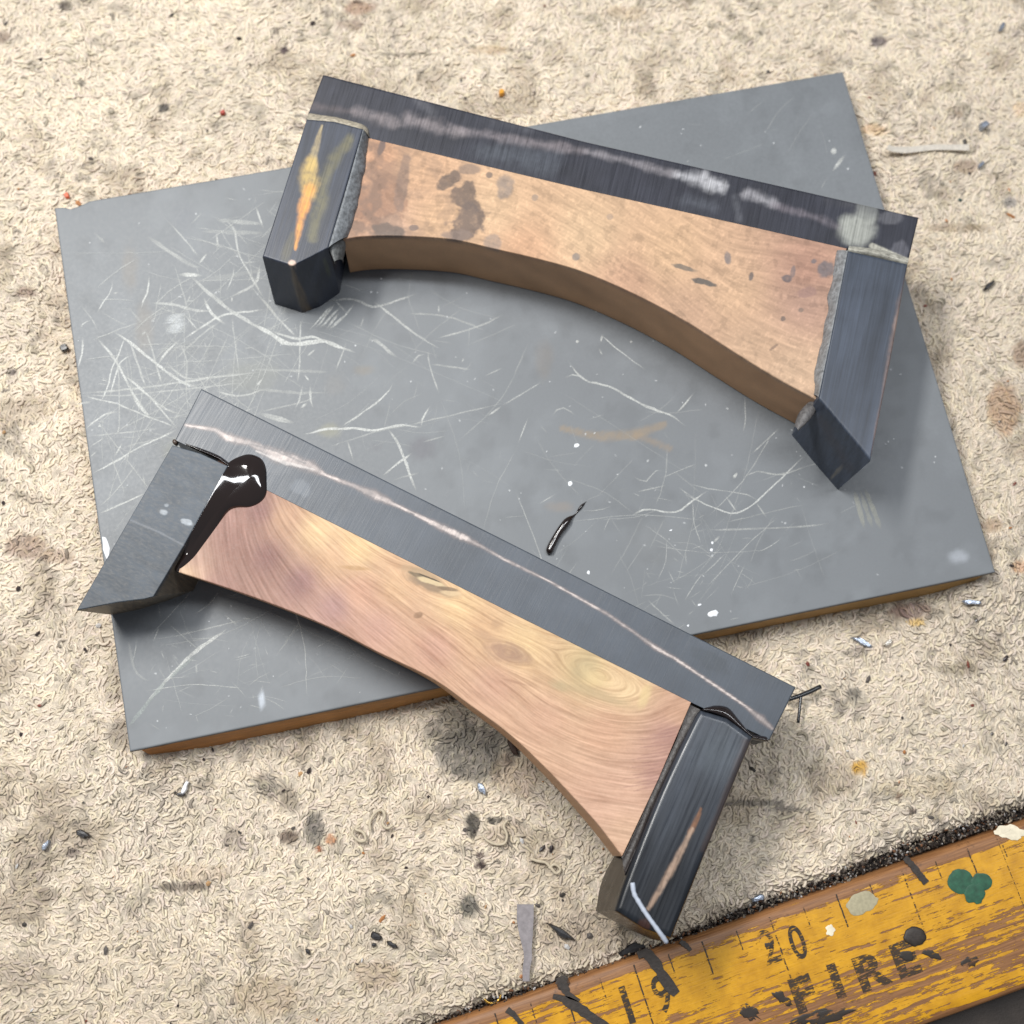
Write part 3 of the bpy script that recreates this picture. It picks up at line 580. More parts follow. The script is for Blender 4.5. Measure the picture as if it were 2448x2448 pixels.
for k in range(330):                              # flecks
    c = np.array([rng.uniform(180, 2280), rng.uniform(300, 1750)]); W_ = at(c[0], c[1], ZB)
    if not (bx0 + 1 < W_[0] < bx1 - 3 and by0 + 1 < W_[1] < by1 - 3): continue
    a = rng.uniform(0, 6.28); d = np.array([math.cos(a), math.sin(a)]) * rng.uniform(1.5, 5); ribbon([c - d, c + d], rng.uniform(2, 5), rng.uniform(.3, .8), (205, 208, 210), n=4)
RV_, RF_, RC_ = np.vstack(RV), np.vstack(RF), np.vstack(RC)
g = G('scratch_burr'); at_ = g.n('Attribute', attribute_name='Col'); nz = g.noise(g.coord(), 3.0, 3, .7)
g.set(Base_Color=at_.outputs['Color'], Roughness=.6, Alpha=g.math('MULTIPLY', at_.outputs['Alpha'], g.rng(nz, .3, .62, .35, 1.0)))
mk('scratches', RV_, RF_, g.m, board, None, RC_, smooth=False, kind='stuff')

# white paint specks standing on the board
m_white = flat_mat('white_speck', (225, 228, 232), .5, amp=.1)
def px_poly(cx_, cy_, rx, ry, z, th, n=12, jag=.2, a0=0, s=1, under=0.25):
    X_, Y_ = ring_px(cx_, cy_, rx, ry, n, jag, a0, s); p = at(X_[::-1], Y_[::-1], z)[:, :2]; c = p.mean(0); V = []; f = []
    for sc_, h in ((1.0, -under), (.97, th * .5), (.75, th)):
        for q_ in p: V.append((*(c + (q_ - c) * sc_), z + h))
    V.append((*c, z + th * 1.05))
    for k in range(2):
        for j in range(n): f.append((k * n + j, k * n + (j + 1) % n, (k + 1) * n + (j + 1) % n, (k + 1) * n + j))
    for j in range(n): f.append((2 * n + j, 2 * n + (j + 1) % n, 3 * n))
    f.append(tuple(range(n - 1, -1, -1)))
    return V, f
for (a, b, rx, ry) in ((1705, 1467, 13, 8), (1672, 1446, 5, 3), (1378, 1065, 7, 5), (1363, 1156, 6, 6), (1701, 1315, 4, 4), (1703, 1298, 3, 4), (1407, 1369, 4, 5), (1604, 1268, 4, 2), (1645, 1496, 3, 3), (254, 1312, 8, 32)):
    V, f = px_poly(a, b, rx, ry, ZB + .02, .08, a0=-10, s=a % 7, under=.05); mk('paint_speck', V, f, m_white, board)

# ================================================================== the two curved pieces
def horn_mat(name, rot, sx, sy, amp=.22, rough=.42, spec=.42, scale=1.0, gain=1.0):
    return attr_mat(name, rough=rough, spec=spec, amp=amp, sc=(sx, sy, .3), scale=scale, rot=rot, amp2=.12, scale2=.25, bs=.3, bd=.00006, bscale=1.2, rv=.1, gain=gain)
def tone(c):
    l = c.mean(1)[:, None]; return (c * .88 + l * .12) * .80
def wdir(p0, p1, z):
    a, b = at(*p0, z), at(*p1, z); return math.atan2(b[1] - a[1], b[0] - a[0])
m_glue = attr_mat('dry_glue', rough=.5, spec=.4, amp=.45, scale=1.5, bs=.6, bd=.0003, bscale=1.2)
g = G('wet_epoxy'); g.set(Base_Color=(.012, .007, .006, 1), Roughness=.07, Specular_IOR_Level=.6, Coat_Weight=.5, Coat_Roughness=.03); m_epoxy = g.m

m_dglue = attr_mat('dark_glue', rough=.42, spec=.35, amp=.2, bs=.3, bd=.0002, bscale=1.5)
def strip(name, A, zA, B, zB_, mat, parent, bulge=.2, n=40, nv=7, rgb=(120, 122, 120), skirt=2.0, jag=0.0, seed=1, sm=True, hprof=None, capw=None):
    """a bead of glue between two traced edges"""
    a = resample(A, n, sm and len(A) > 2); b = resample(B, n, sm and len(B) > 2)
    if jag: b = b + (np.stack([fbm(np.arange(n) * .22, np.zeros(n), seed, 3), fbm(np.arange(n) * .22, np.ones(n) * 5, seed + 4, 3)], 1) - .5) * jag
    aw = at(a[:, 0], a[:, 1], zA); bw = at(b[:, 0], b[:, 1], zB_)
    wd = np.linalg.norm(aw - bw, axis=1); s_ = np.linspace(0, 1, nv)
    h = bulge * wd if capw is None else np.minimum(bulge * wd, capw)
    if hprof is not None: h = h * np.interp(np.linspace(0, 1, n), np.linspace(0, 1, len(hprof)), hprof)
    V = np.empty((n, nv, 3))
    for j, t_ in enumerate(s_):
        V[:, j] = aw * (1 - t_) + bw * t_; V[:, j, 2] += h * max(0, 1 - (2 * t_ - 1) ** 2) ** .75
    V = np.concatenate([V[:, :1] - [0, 0, skirt], V, V[:, -1:] - [0, 0, skirt]], 1); nv += 2
    idx = np.arange(n * nv).reshape(n, nv); q_ = np.stack([idx[:-1, :-1], idx[1:, :-1], idx[1:, 1:], idx[:-1, 1:]], -1).reshape(-1, 4)
    cz_ = np.cross((V[n // 2 + 1, 4] - V[n // 2, 4])[:2], (V[n // 2, 5] - V[n // 2, 4])[:2])
    if cz_ < 0: q_ = q_[:, ::-1]
    W_ = V.reshape(-1, 3); c = lin(rgb) * (0.75 + .5 * fbm(W_[:, 0] * .8, W_[:, 1] * .8, seed))[:, None]
    return mk(name, W_, q_, mat, parent, None, c)

# ---------------- upper piece
ZW = ZB + 14.5; ZL = ZB + 16.8
o = at(1300, 700, ZB); up = thing('curved_handle', 'upper curved wooden piece with dark horn bar and sanded grey glue smears', 'handle blank', o, 'curved wood and horn pieces')
def pu_bar(px, py, V, side):
    c = np.ones((len(px), 3)) * lin((54, 56, 68)); c = c * .56 * (.7 + .65 * fbm(px * .01, py * .02, 4))[:, None]
    for pts, ws, rgb, k in (([(741, 253), (800, 262), (848, 268)], [8, 10, 8], (110, 98, 100), .5), ([(848, 266), (939, 288)], [12, 14], (150, 140, 142), .75), ([(972, 280), (1055, 307), (1110, 315)], [16, 14, 9], (158, 148, 150), .7),
                            ([(1110, 312), (1200, 330), (1345, 352), (1400, 362)], [9, 10, 10, 10], (145, 136, 140), .7), ([(1400, 362), (1500, 385), (1586, 410), (1619, 416)], [8, 9, 9, 10], (150, 145, 150), .75),
                            ([(1619, 416), (1680, 432), (1726, 446)], [9, 19, 14], (205, 205, 210), .85), ([(1786, 463), (1847, 487)], [12, 12], (180, 178, 184), .75), ([(1847, 490), (1950, 520), (2010, 545)], [8, 9, 8], (130, 122, 130), .6),
                            ([(1000, 240), (1030, 268)], [14, 12], (105, 105, 112), .5), ([(1180, 275), (1260, 300)], [22, 18], (95, 96, 104), .5), ([(1155, 365), (1240, 378), (1325, 392)], [22, 26, 22], (88, 94, 104), .6),
                            ([(1640, 480), (1700, 495)], [18, 14], (92, 96, 106), .6), ([(1755, 470), (1765, 520)], [8, 8], (110, 112, 120), .5), ([(2000, 470), (2060, 490)], [20, 20], (80, 80, 84), .5)):
        c = streak(c, px, py, pts, [w_ * 1.25 for w_ in ws], [q_ * .88 for q_ in rgb], k * .9, .035, .75, 1.0)
    c = blob(c, px, py, 2052, 548, 44, 42, (150, 152, 146), .9, na=.3, ns=.04, soft=.3)
    c = blob(c, px, py, 2075, 500, 26, 22, (118, 120, 118), .7, na=.4, ns=.04)
    c = blob(c, px, py, 2130, 520, 30, 16, (98, 98, 104), .6); c = blob(c, px, py, 2150, 600, 20, 22, (96, 96, 104), .6)
    c = streak(c, px, py, [(2085, 588), (2170, 622)], [8, 5], (172, 170, 158), .9, .1, .3)
    return c
ba = wdir((772, 177), (2197, 519), ZW)
mb = horn_mat('horn_bar_dark', -ba, 4.0, .12, amp=.30, rough=.40)
bot_u = [(732, 282), (873, 328), (1400, 454), (1750, 532), (2024, 594), (2171, 629)]
slab('horn_bar', [[(772, 177), (1400, 338), (2197, 519)], bot_u, [(772, 177), (732, 282)], [(2197, 519), (2171, 629)]], ZW, ZB + .02, mb, up, pu_bar, res=.22, rad=.35, sides=(1, 0, 1, 1))
cu = [(1000, 400, (218, 168, 122)), (900, 380, (205, 150, 108)), (860, 500, (190, 138, 102)), (930, 560, (205, 160, 128)), (1050, 540, (222, 174, 125)), (1180, 500, (226, 182, 134)), (1250, 600, (212, 160, 115)),
      (1400, 560, (226, 184, 136)), (1500, 680, (205, 156, 118)), (1600, 600, (224, 178, 130)), (1750, 700, (222, 176, 132)), (1800, 850, (215, 172, 132)), (1930, 650, (188, 138, 112)), (1930, 720, (198, 152, 126)), (1900, 900, (222, 180, 140)), (1650, 760, (210, 164, 126))]
def fld_u(x, y):
    a = np.radians(22) + (fbm(x * .004, y * .004, 9) - .5) * 1.2; return np.cos(2 * a), np.sin(2 * a)
def pu_wood(px, py, V, side):
    c = idw(px, py, cu)
    f1 = lic(px, py, fld_u, 4.0, 7, 3.0, 1); f2 = lic(px, py, fld_u, 16, 10, 8, 2)
    c = c * (1 + (f1 - .5)[:, None] * .8 + (f2 - .5)[:, None] * .55)
    fl = sstep(.70, .82, vnoise(px * .20 + py * .10, py * .12 - px * .05, 3)); c = c * (1 + .13 * fl[:, None])
    for a in ((905, 480, 48, 62, (168, 122, 92), .75, 0), (925, 552, 40, 22, (112, 100, 92), .85, 0), (962, 440, 14, 70, (146, 118, 102), .75, 10), (912, 352, 8, 26, (108, 92, 92), .85, 15), (1072, 432, 34, 16, (118, 98, 86), .9, -15),
              (1112, 470, 34, 34, (116, 96, 84), .9, 0), (1118, 535, 36, 44, (120, 100, 90), .9, 0), (1090, 565, 40, 16, (150, 126, 112), .8, -5), (1122, 404, 24, 13, (160, 132, 112), .8, 0), (1208, 447, 22, 28, (158, 138, 124), .85, 0),
              (1170, 418, 7, 7, (120, 104, 96), .8, 0), (1180, 580, 22, 18, (150, 134, 126), .6, 20), (1378, 613, 9, 9, (140, 130, 124), .8, 0), (1279, 473, 7, 7, (170, 145, 125), .8, 0), (990, 545, 12, 7, (120, 104, 100), .8, 0),
              (1740, 617, 8, 15, (132, 122, 122), .85, -10), (1675, 672, 30, 7, (92, 90, 88), .9, 14), (1628, 638, 26, 5, (112, 106, 98), .8, 16), (1880, 666, 13, 9, (118, 104, 106), .9, 10), (1796, 661, 5, 11, (120, 108, 104), .9, 10),
              (1896, 648, 6, 14, (130, 116, 116), .8, 10), (1946, 625, 8, 6, (118, 112, 118), .85, 0), (1975, 645, 18, 20, (116, 112, 118), .8, 0), (1914, 742, 7, 6, (140, 118, 104), .8, 0), (1872, 762, 5, 5, (120, 104, 96), .8, 0),
              (1458, 519, 7, 7, (180, 152, 130), .7, 0), (1930, 700, 26, 12, (160, 120, 112), .6, 0), (1850, 830, 14, 3, (150, 120, 100), .7, -35), (900, 590, 20, 8, (110, 100, 96), .7, 0), (1640, 420, 5, 5, (150, 120, 100), 0, 0)):
        c = blob(c, px, py, a[0], a[1], a[2], a[3], a[4], a[5], a[6], na=.4 if a[2] < 25 else .85, ns=.05 if a[2] < 25 else .035, soft=.2)
    mt = sstep(.46, .60, fbm(px * .022, py * .022, 91)) * sstep(1190, 1080, px) * (.45 + .55 * sstep(1000, 860, px)); c = c * (1 - .62 * mt[:, None]) + lin((128, 104, 90)) * .62 * mt[:, None]
    mt = sstep(.60, .70, fbm(px * .05, py * .05, 95)); c = c * (1 - .16 * mt[:, None])
    c = tone(c); c = (c * .9 + c.mean(1)[:, None] * .1) * .90
    c = np.where(side[:, None], c * 0 + lin((190, 150, 114)) * (1 + (f2 - .5)[:, None] * .8), c)
    return c
m_wood_u = attr_mat('sanded_wood_upper', rough=.55, spec=.35, amp=.07, scale=2.5, amp2=.04, bs=.25, bd=.00006, bscale=4)
arc_u = [(820, 572), (870, 565), (960, 564), (1080, 572), (1180, 594), (1300, 622), (1400, 652), (1524, 706), (1640, 768), (1750, 838), (1850, 900), (1951, 955)]
slab('wood_inlay', [[(873, 328), (1400, 454), (1750, 532), (2024, 594)], arc_u, [(873, 328), (846, 450), (820, 572)], [(2024, 594), (1985, 780), (1951, 955)]], ZW - .02, ZB + .3, m_wood_u, up, pu_wood, res=.17, rad=.3, sides=(0, 1, 0, 0), smooth=(0, 1, 0, 0))
def pu_leg(px, py, V, side):
    c = np.ones((len(px), 3)) * lin((62, 68, 82)); st_ = vnoise((px + py * .3) * .06, py * .006, 3); st2 = vnoise((px + py * .3) * .16, py * .012, 6)
    c = c * .6 * (.60 + .6 * st_ + .4 * st2)[:, None]
    c = streak(c, px, py, [(836, 332), (800, 380), (778, 430), (764, 500), (748, 570)], [12, 16, 20, 20, 14], (96, 92, 70), .85, .03, .7, .9)
    c = streak(c, px, py, [(700, 560), (680, 615)], [10, 14], (88, 84, 66), .6, .03, .5, .7)
    c = streak(c, px, py, [(770, 300), (756, 350), (745, 390)], [3, 9, 12], (158, 142, 108), .8, .04, .4, .6)
    c = streak(c, px, py, [(742, 385), (736, 430), (736, 465)], [16, 26, 18], (184, 156, 92), .95, .04, .5, .8)
    c = streak(c, px, py, [(738, 450), (722, 512), (714, 550), (706, 596)], [15, 13, 11, 4], (206, 142, 66), .95, .04, .5, .8)
    c = blob(c, px, py, 698, 629, 9, 7, (205, 178, 160), .9)
    c = streak(c, px, py, [(698, 640), (706, 670), (730, 735), (740, 752)], [6, 9, 14, 12], (104, 90, 72), .8, .04, .4, .6)
    c = streak(c, px, py, [(775, 620), (785, 650)], [6, 8], (80, 84, 66), .7, .04, .4, .6)
    return c
la = wdir((732, 282), (627, 615), ZL)
ml = horn_mat('horn_leg_streaked', -la, .10, 3.2, amp=.28)
slab('horn_leg', [[(733, 284), (627, 613)], [(868, 308), (785, 592)], [(733, 284), (800, 290), (868, 308)], [(627, 613), (699, 636), (740, 616), (785, 592)]], ZL, ZB + .02, ml, up, pu_leg, res=.2, rad=.3,
     bot=[[(746, 350), (657, 727)], [(872, 380), (812, 700)], [(746, 350), (810, 365), (872, 380)], [(657, 727), (724, 748), (765, 733), (812, 700)]])
def pu_leg2(px, py, V, side):
    c = np.ones((len(px), 3)) * lin((68, 76, 90)); st_ = vnoise((px + py * .22) * .05, py * .004, 8); st2 = vnoise((px + py * .22) * .2, py * .012, 2)
    c = c * .6 * (.60 + .6 * st_ + .4 * st2)[:, None]; k = sstep(850, 1100, py); c = c * (1 + .25 * k[:, None])
    c = streak(c, px, py, [(2172, 640), (2150, 760), (2120, 900), (2084, 1090)], [5, 14, 9, 4], (128, 108, 100), .65, .03, .5, .8)
    c = blob(c, px, py, 2150, 770, 12, 40, (150, 128, 118), .5, 12)
    c = streak(c, px, py, [(1960, 1000), (2030, 1120)], [12, 12], (66, 58, 58), .3, .04, .5, .8); c = streak(c, px, py, [(1990, 1140), (2008, 1120)], [4, 6], (112, 108, 100), .7, .1, .4, .6)
    return c
la2 = wdir((2172, 628), (2082, 1101), ZL)
ml2 = horn_mat('horn_leg_blue', -la2, .10, 3.4, amp=.26)
slab('horn_leg', [[(2027, 598), (1992, 780), (1957, 952)], [(2171, 630), (2130, 860), (2082, 1101)], [(2027, 598), (2171, 630)], [(1957, 952), (2082, 1101)]], ZL, ZB + .02, ml2, up, pu_leg2, res=.2, rad=.45,
     bot=[[(2000, 690), (1893, 1040)], [(2118, 730), (2003, 1171)], [(2000, 690), (2118, 730)], [(1893, 1040), (1950, 1110), (2003, 1171)]])
strip('glue_line', [(733, 286), (800, 292), (868, 309)], ZL - .2, [(740, 272), (805, 280), (872, 300), (884, 330)], ZW + .2, m_glue, up, .12, 24, 7, (158, 150, 134), jag=5, seed=3)
strip('glue_line', [(868, 309), (828, 450), (785, 592)], ZL - .15, [(884, 330), (866, 430), (848, 520), (832, 566)], ZW + .1, m_glue, up, .10, 40, 7, (112, 116, 120), jag=9, seed=5)
strip('glue_line', [(785, 592), (792, 606), (800, 625)], ZL - 1.2, [(826, 562), (824, 590), (818, 622)], ZW - 1.0, m_glue, up, .15, 16, 7, (96, 98, 98), jag=5, seed=9, skirt=1.5)
strip('glue_line', [(2027, 600), (1992, 780), (1957, 950)], ZL - .15, [(2000, 600), (1984, 690), (1972, 780), (1952, 860), (1944, 945)], ZW + .1, m_glue, up, .10, 44, 7, (124, 126, 128), jag=12, seed=7)
strip('glue_line', [(2027, 597), (2100, 608), (2170, 628)], ZL - .1, [(2030, 588), (2100, 596), (2172, 618)], ZW + .2, m_glue, up, .12, 20, 7, (160, 158, 148), jag=6, seed=8)
strip('glue_bead', [(1960, 958), (1950, 985), (1932, 1008), (1908, 1030)], ZB + 13, [(1950, 950), (1928, 966), (1910, 988), (1900, 1020)], ZB + 12.5, m_glue, up, .3, 20, 9, (92, 90, 90), seed=12, skirt=.6)

# ---------------- lower piece
ZW = ZB + 12.5; ZL = ZB + 14.0
o = at(1000, 1450, ZB); lo = thing('curved_handle', 'lower curved wooden piece with grey horn bar and a glossy black epoxy blob', 'handle blank', o, 'curved wood and horn pieces')
CR = [(444, 1016), (514, 1028), (547, 1047), (597, 1059), (651, 1085), (742, 1115), (779, 1136), (847, 1162), (893, 1182), (940, 1205), (986, 1226), (1061, 1263), (1105, 1283), (1149, 1305), (1205, 1337), (1312, 1389), (1452, 1468), (1526, 1519),
      (1568, 1549), (1610, 1572), (1685, 1622), (1782, 1688), (1822, 1720), (1846, 1742)]
CW = [3, 5, 10, 6, 15, 13, 4, 5, 11, 5, 3, 8, 9, 3, 2.5, 2.2, 3, 3, 5, 4, 3, 3, 8, 3]
def pl_bar(px, py, V, side):
    c = np.ones((len(px), 3)) * lin((92, 98, 107)); c = c * np.array([.47, .50, .53]) * (.78 + .45 * fbm(px * .008, py * .008, 4))[:, None]
    c = blob(c, px, py, 760, 1040, 26, 26, (88, 95, 104), .6, 30); c = blob(c, px, py, 690, 1000, 20, 30, (52, 56, 64), .6); c = blob(c, px, py, 720, 1165, 24, 20, (96, 102, 110), .6, 30)
    c = blob(c, px, py, 840, 1060, 30, 22, (52, 54, 62), .5, 30); c = blob(c, px, py, 1700, 1580, 50, 20, (50, 56, 62), .5, 30); c = blob(c, px, py, 640, 1100, 60, 26, (94, 98, 104), .35, 27)
    c = streak(c, px, py, CR, [w_ * 1.2 + 2 for w_ in CW], (120, 106, 102), .6, .08, .3, .6)
    kb = .35 + .65 * sstep(.35, .6, fbm(px * .02, py * .02, 77))
    c0 = c; c = streak(c, px, py, CR, [w_ * .75 for w_ in CW], (205, 192, 186), .9, .13, .6, .6); c = c0 + (c - c0) * kb[:, None]
    c = streak(c, px, py, [(600, 1062), (660, 1078), (730, 1108)], [2, 3, 2], (96, 92, 94), .8, .1, .5)
    c = streak(c, px, py, [(612, 1078), (680, 1106), (750, 1122)], [1.5, 5, 2], (190, 184, 180), .7, .12, .6)
    return c
ba = wdir((481, 929), (1903, 1643), ZW)
mb = horn_mat('horn_bar_grey', -ba, 4.2, .10, amp=.20, rough=.38)
slab('horn_bar', [[(481, 929), (1190, 1283), (1903, 1643)], [(418, 1052), (545, 1112), (638, 1172), (1200, 1454), (1652, 1679), (1840, 1769)], [(481, 929), (418, 1052)], [(1903, 1643), (1840, 1769)]], ZW, ZB + .02, mb, lo, pl_bar,
     res=.2, rad=.2, sides=(1, 0, 1, 1))
clw = [(470, 1330, (190, 150, 128)), (440, 1375, (214, 176, 140)), (560, 1290, (176, 132, 114)), (620, 1220, (160, 116, 104)), (520, 1400, (182, 138, 120)), (680, 1240, (202, 158, 122)), (640, 1330, (158, 114, 102)), (720, 1390, (160, 116, 108)), (760, 1270, (230, 192, 140)),
       (800, 1450, (180, 136, 126)), (850, 1310, (230, 192, 136)), (900, 1500, (196, 148, 126)), (950, 1400, (216, 172, 128)), (1040, 1550, (202, 152, 126)), (1100, 1450, (230, 190, 136)), (1150, 1500, (214, 170, 124)), (1250, 1540, (228, 190, 136)), (1180, 1640, (206, 158, 128)),
       (1300, 1720, (212, 165, 132)), (1400, 1600, (214, 184, 130)), (1500, 1640, (228, 192, 142)), (1450, 1750, (214, 165, 130)), (1600, 1760, (188, 140, 122)), (1570, 1850, (194, 146, 126)), (1500, 1880, (216, 170, 140)), (1430, 1930, (214, 168, 138)), (1490, 2000, (216, 172, 138)),
       (540, 1240, (184, 140, 122)), (1620, 1700, (205, 158, 126)), (800, 1330, (214, 170, 128)), (860, 1420, (206, 156, 126))]
dirs = [(500, 1320, 84), (560, 1250, 88), (620, 1230, 70), (600, 1400, 62), (700, 1300, 52), (760, 1420, 48), (760, 1260, 38), (850, 1500, 42), (900, 1360, 30), (950, 1480, 38), (1050, 1580, 42), (1080, 1450, 28), (1150, 1620, 44), (1250, 1680, 42), (1250, 1560, 20), (1350, 1720, 26),
        (1400, 1800, 18), (1500, 1780, 2), (1600, 1720, -22), (1600, 1800, -10), (1550, 1880, 0), (1450, 1900, 10), (1480, 1980, 12), (1350, 1840, 28), (1300, 1600, 25)]
def fld_l(x, y):
    W_ = 0; C_ = 0; S_ = 0
    for a, b, t_ in dirs:
        w_ = 1 / (((x - a) ** 2 + (y - b) ** 2) + 400) ** 1.3; C_ = C_ + w_ * math.cos(2 * math.radians(t_)); S_ = S_ + w_ * math.sin(2 * math.radians(t_)); W_ = W_ + w_
    C_ = C_ / W_; S_ = S_ / W_
    for cx_, cy_, r, el, an in ((1435, 1612, 120, 2.0, 28), (1022, 1392, 75, 2.2, 22), (1215, 1560, 60, 1.8, 20)):      # knots: fibres wrap round
        an = math.radians(an); dx = (x - cx_) * math.cos(an) + (y - cy_) * math.sin(an); dy = (-(x - cx_) * math.sin(an) + (y - cy_) * math.cos(an)) * el
        t_ = np.arctan2(dx, -dy / 1.0) ; t_ = np.arctan2(dx / el, -dy) + an
        q_ = np.exp(-(np.hypot(dx, dy) / r) ** 2 * 1.2) * 2.5; C_ = C_ + q_ * np.cos(2 * t_); S_ = S_ + q_ * np.sin(2 * t_)
    return C_, S_
def pl_wood(px, py, V, side):
    c = idw(px, py, clw)
    f1 = lic(px, py, fld_l, 2.7, 18, 2.2, 1); f2 = lic(px, py, fld_l, 7, 16, 5, 2); f3 = lic(px, py, fld_l, 26, 10, 14, 4)
    c = c * (1 + (f1 - .5)[:, None] * np.array([1.0, 1.15, 1.3]) * 1.8 + (f2 - .5)[:, None] * np.array([.8, 1.1, 1.3]) * .9 + (f3 - .5)[:, None] * np.array([.4, .7, .9]) * .3)
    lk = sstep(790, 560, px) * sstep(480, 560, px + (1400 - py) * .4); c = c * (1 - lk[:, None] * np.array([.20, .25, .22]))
    pk = sstep(.60, .68, f1) * sstep(900, 500, px); c = c * (1 + .16 * pk[:, None])
    for a in ((1010, 1375, 46, 17, (172, 148, 112), .7, 24, .5), (1035, 1402, 62, 12, (146, 122, 96), .8, 20, .4), (1004, 1378, 26, 6, (118, 100, 74), .9, 22, .2), (1030, 1390, 34, 7, (224, 198, 150), .9, 18, .2), (1072, 1408, 26, 5, (132, 106, 78), .8, 10, .2),
              (1078, 1418, 24, 6, (228, 196, 148), .8, 5, .3), (1028, 1382, 30, 2.2, (70, 54, 38), .9, 22, .2), (1000, 1471, 11, 7, (150, 112, 80), .9, -20, .25), (1215, 1560, 50, 24, (166, 126, 104), .75, 18, .5), (1160, 1520, 26, 10, (190, 148, 112), .6, 25, .5),
              (1395, 1595, 34, 26, (184, 162, 120), .6, -50, .6), (1340, 1640, 24, 12, (186, 166, 122), .6, 20, .6), (1430, 1660, 80, 12, (188, 164, 120), .55, 20, .6), (1540, 1665, 12, 28, (232, 204, 142), .6, 20, .5), (1425, 1622, 32, 18, (230, 200, 142), .6, 20, .5),
              (850, 1358, 36, 5, (186, 142, 88), .7, 5, .4), (1190, 1490, 14, 10, (182, 142, 104), .5, 0, .5), (1230, 1630, 40, 3, (176, 130, 100), .6, 15, .4)):
        c = blob(c, px, py, a[0], a[1], a[2], a[3], a[4], a[5], a[6], na=.3, ns=.05, soft=a[7])
    for k in range(16):
        y0 = 1735 + k * 9.5; x1 = 1655 - (y0 - 1700) * .45; c = streak(c, px, py, [(x1 - 60 - 50 * ((k * 7) % 5) / 5, y0 + 14), (x1 - 30, y0 + 6), (x1 + 5, y0 - 4)], [1, 3.2, 3.2], (164, 116, 104), .5, .06, .4, .6, s=k)
    c = tone(c)
    c = np.where(side[:, None], lin((184, 142, 106)) * (1 + (f2 - .5)[:, None] * .8), c)
    return c
m_wood_l = attr_mat('sanded_wood_lower', rough=.55, spec=.35, amp=.05, scale=3, amp2=.03, bs=.2, bd=.00005, bscale=4)
arc_l = [(427, 1368), (520, 1398), (640, 1440), (780, 1496), (900, 1557), (1033, 1622), (1130, 1690), (1219, 1756), (1300, 1832), (1365, 1900), (1430, 1972), (1487, 2047)]
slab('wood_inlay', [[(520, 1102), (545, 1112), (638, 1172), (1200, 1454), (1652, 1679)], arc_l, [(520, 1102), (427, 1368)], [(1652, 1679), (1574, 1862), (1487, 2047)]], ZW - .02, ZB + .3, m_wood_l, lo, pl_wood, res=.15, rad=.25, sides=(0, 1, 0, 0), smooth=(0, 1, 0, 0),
     bot=[[(560, 1150), (640, 1200), (1200, 1470), (1640, 1690)], [(445, 1376), (530, 1404), (648, 1446), (786, 1502), (903, 1563), (1033, 1630), (1126, 1700), (1212, 1766), (1290, 1842), (1352, 1908), (1412, 1978), (1465, 2046)], [(560, 1150), (445, 1376)], [(1640, 1690), (1465, 2046)]])
def pl_leg(px, py, V, side):
    c = np.ones((len(px), 3)) * lin((90, 97, 106)); c = c * np.array([.50, .54, .57]) * (.70 + .6 * fbm((px + py * .1) * .02, (py - px * .5) * .05, 5))[:, None]
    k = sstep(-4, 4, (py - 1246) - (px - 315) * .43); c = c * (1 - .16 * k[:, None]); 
    c = streak(c, px, py, [(313, 1244), (380, 1272), (440, 1304)], 2.5, (120, 124, 130), .5, .1, .4)
    c = blob(c, px, py, 392, 1224, 9, 6, (160, 166, 172), .8, 20, na=.5); c = blob(c, px, py, 447, 1248, 14, 7, (160, 166, 172), .8, 20, na=.5); c = blob(c, px, py, 398, 1208, 5, 4, (140, 146, 152), .7)
    c = np.where(side[:, None], lin((96, 88, 76)) * (.8 + .4 * fbm(px * .03, py * .03, 5))[:, None], c)
    return c
la = wdir((415, 1057), (183, 1459), ZL)
ml = horn_mat('horn_leg_mottled', -la, 2.6, 1.0, amp=.42, rough=.5)
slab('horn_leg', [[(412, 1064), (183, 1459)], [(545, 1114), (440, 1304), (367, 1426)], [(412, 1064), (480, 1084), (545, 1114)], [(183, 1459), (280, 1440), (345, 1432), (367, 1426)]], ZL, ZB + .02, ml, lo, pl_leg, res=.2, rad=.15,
     bot=[[(480, 1150), (268, 1470)], [(560, 1190), (500, 1340), (462, 1412)], [(480, 1150), (560, 1190)], [(268, 1470), (330, 1458), (400, 1436), (462, 1412)]])
def pl_leg2(px, py, V, side):
    c = np.ones((len(px), 3)) * lin((66, 72, 82)); st_ = vnoise((px + py * .45) * .03, py * .003, 8); st2 = vnoise((px + py * .45) * .1, py * .008, 2)
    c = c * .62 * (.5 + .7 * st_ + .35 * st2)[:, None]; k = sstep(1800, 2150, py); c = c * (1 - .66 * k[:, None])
    c = blob(c, px, py, 1720, 1800, 50, 60, (76, 84, 92), .5, 20, soft=.7)
    c = streak(c, px, py, [(1676, 1932), (1668, 1955), (1650, 1990)], [3, 6, 7], (130, 92, 66), .85, .05, .4, .6)
    c = streak(c, px, py, [(1655, 1982), (1640, 2012), (1615, 2060), (1597, 2093), (1570, 2140), (1550, 2172)], [5, 7, 9, 9, 7, 5], (158, 134, 116), .9, .05, .4, .6)
    c = streak(c, px, py, [(1785, 1780), (1720, 1940), (1680, 2030)], [14, 10, 8], (78, 64, 58), .5, .04, .4, .8)
    c = blob(c, px, py, 1540, 2210, 16, 14, (70, 44, 36), .7); c = np.where(side[:, None], lin((28, 21, 18)) * (.8 + .4 * fbm(px * .02, py * .02, 5))[:, None], c)  # side faces coloured darker: their shade is painted into the horn
    return c
la2 = wdir((1802, 1760), (1608, 2242), ZL)
ml2 = horn_mat('horn_leg_black', -la2, .10, 2.2, amp=.25, rough=.3)
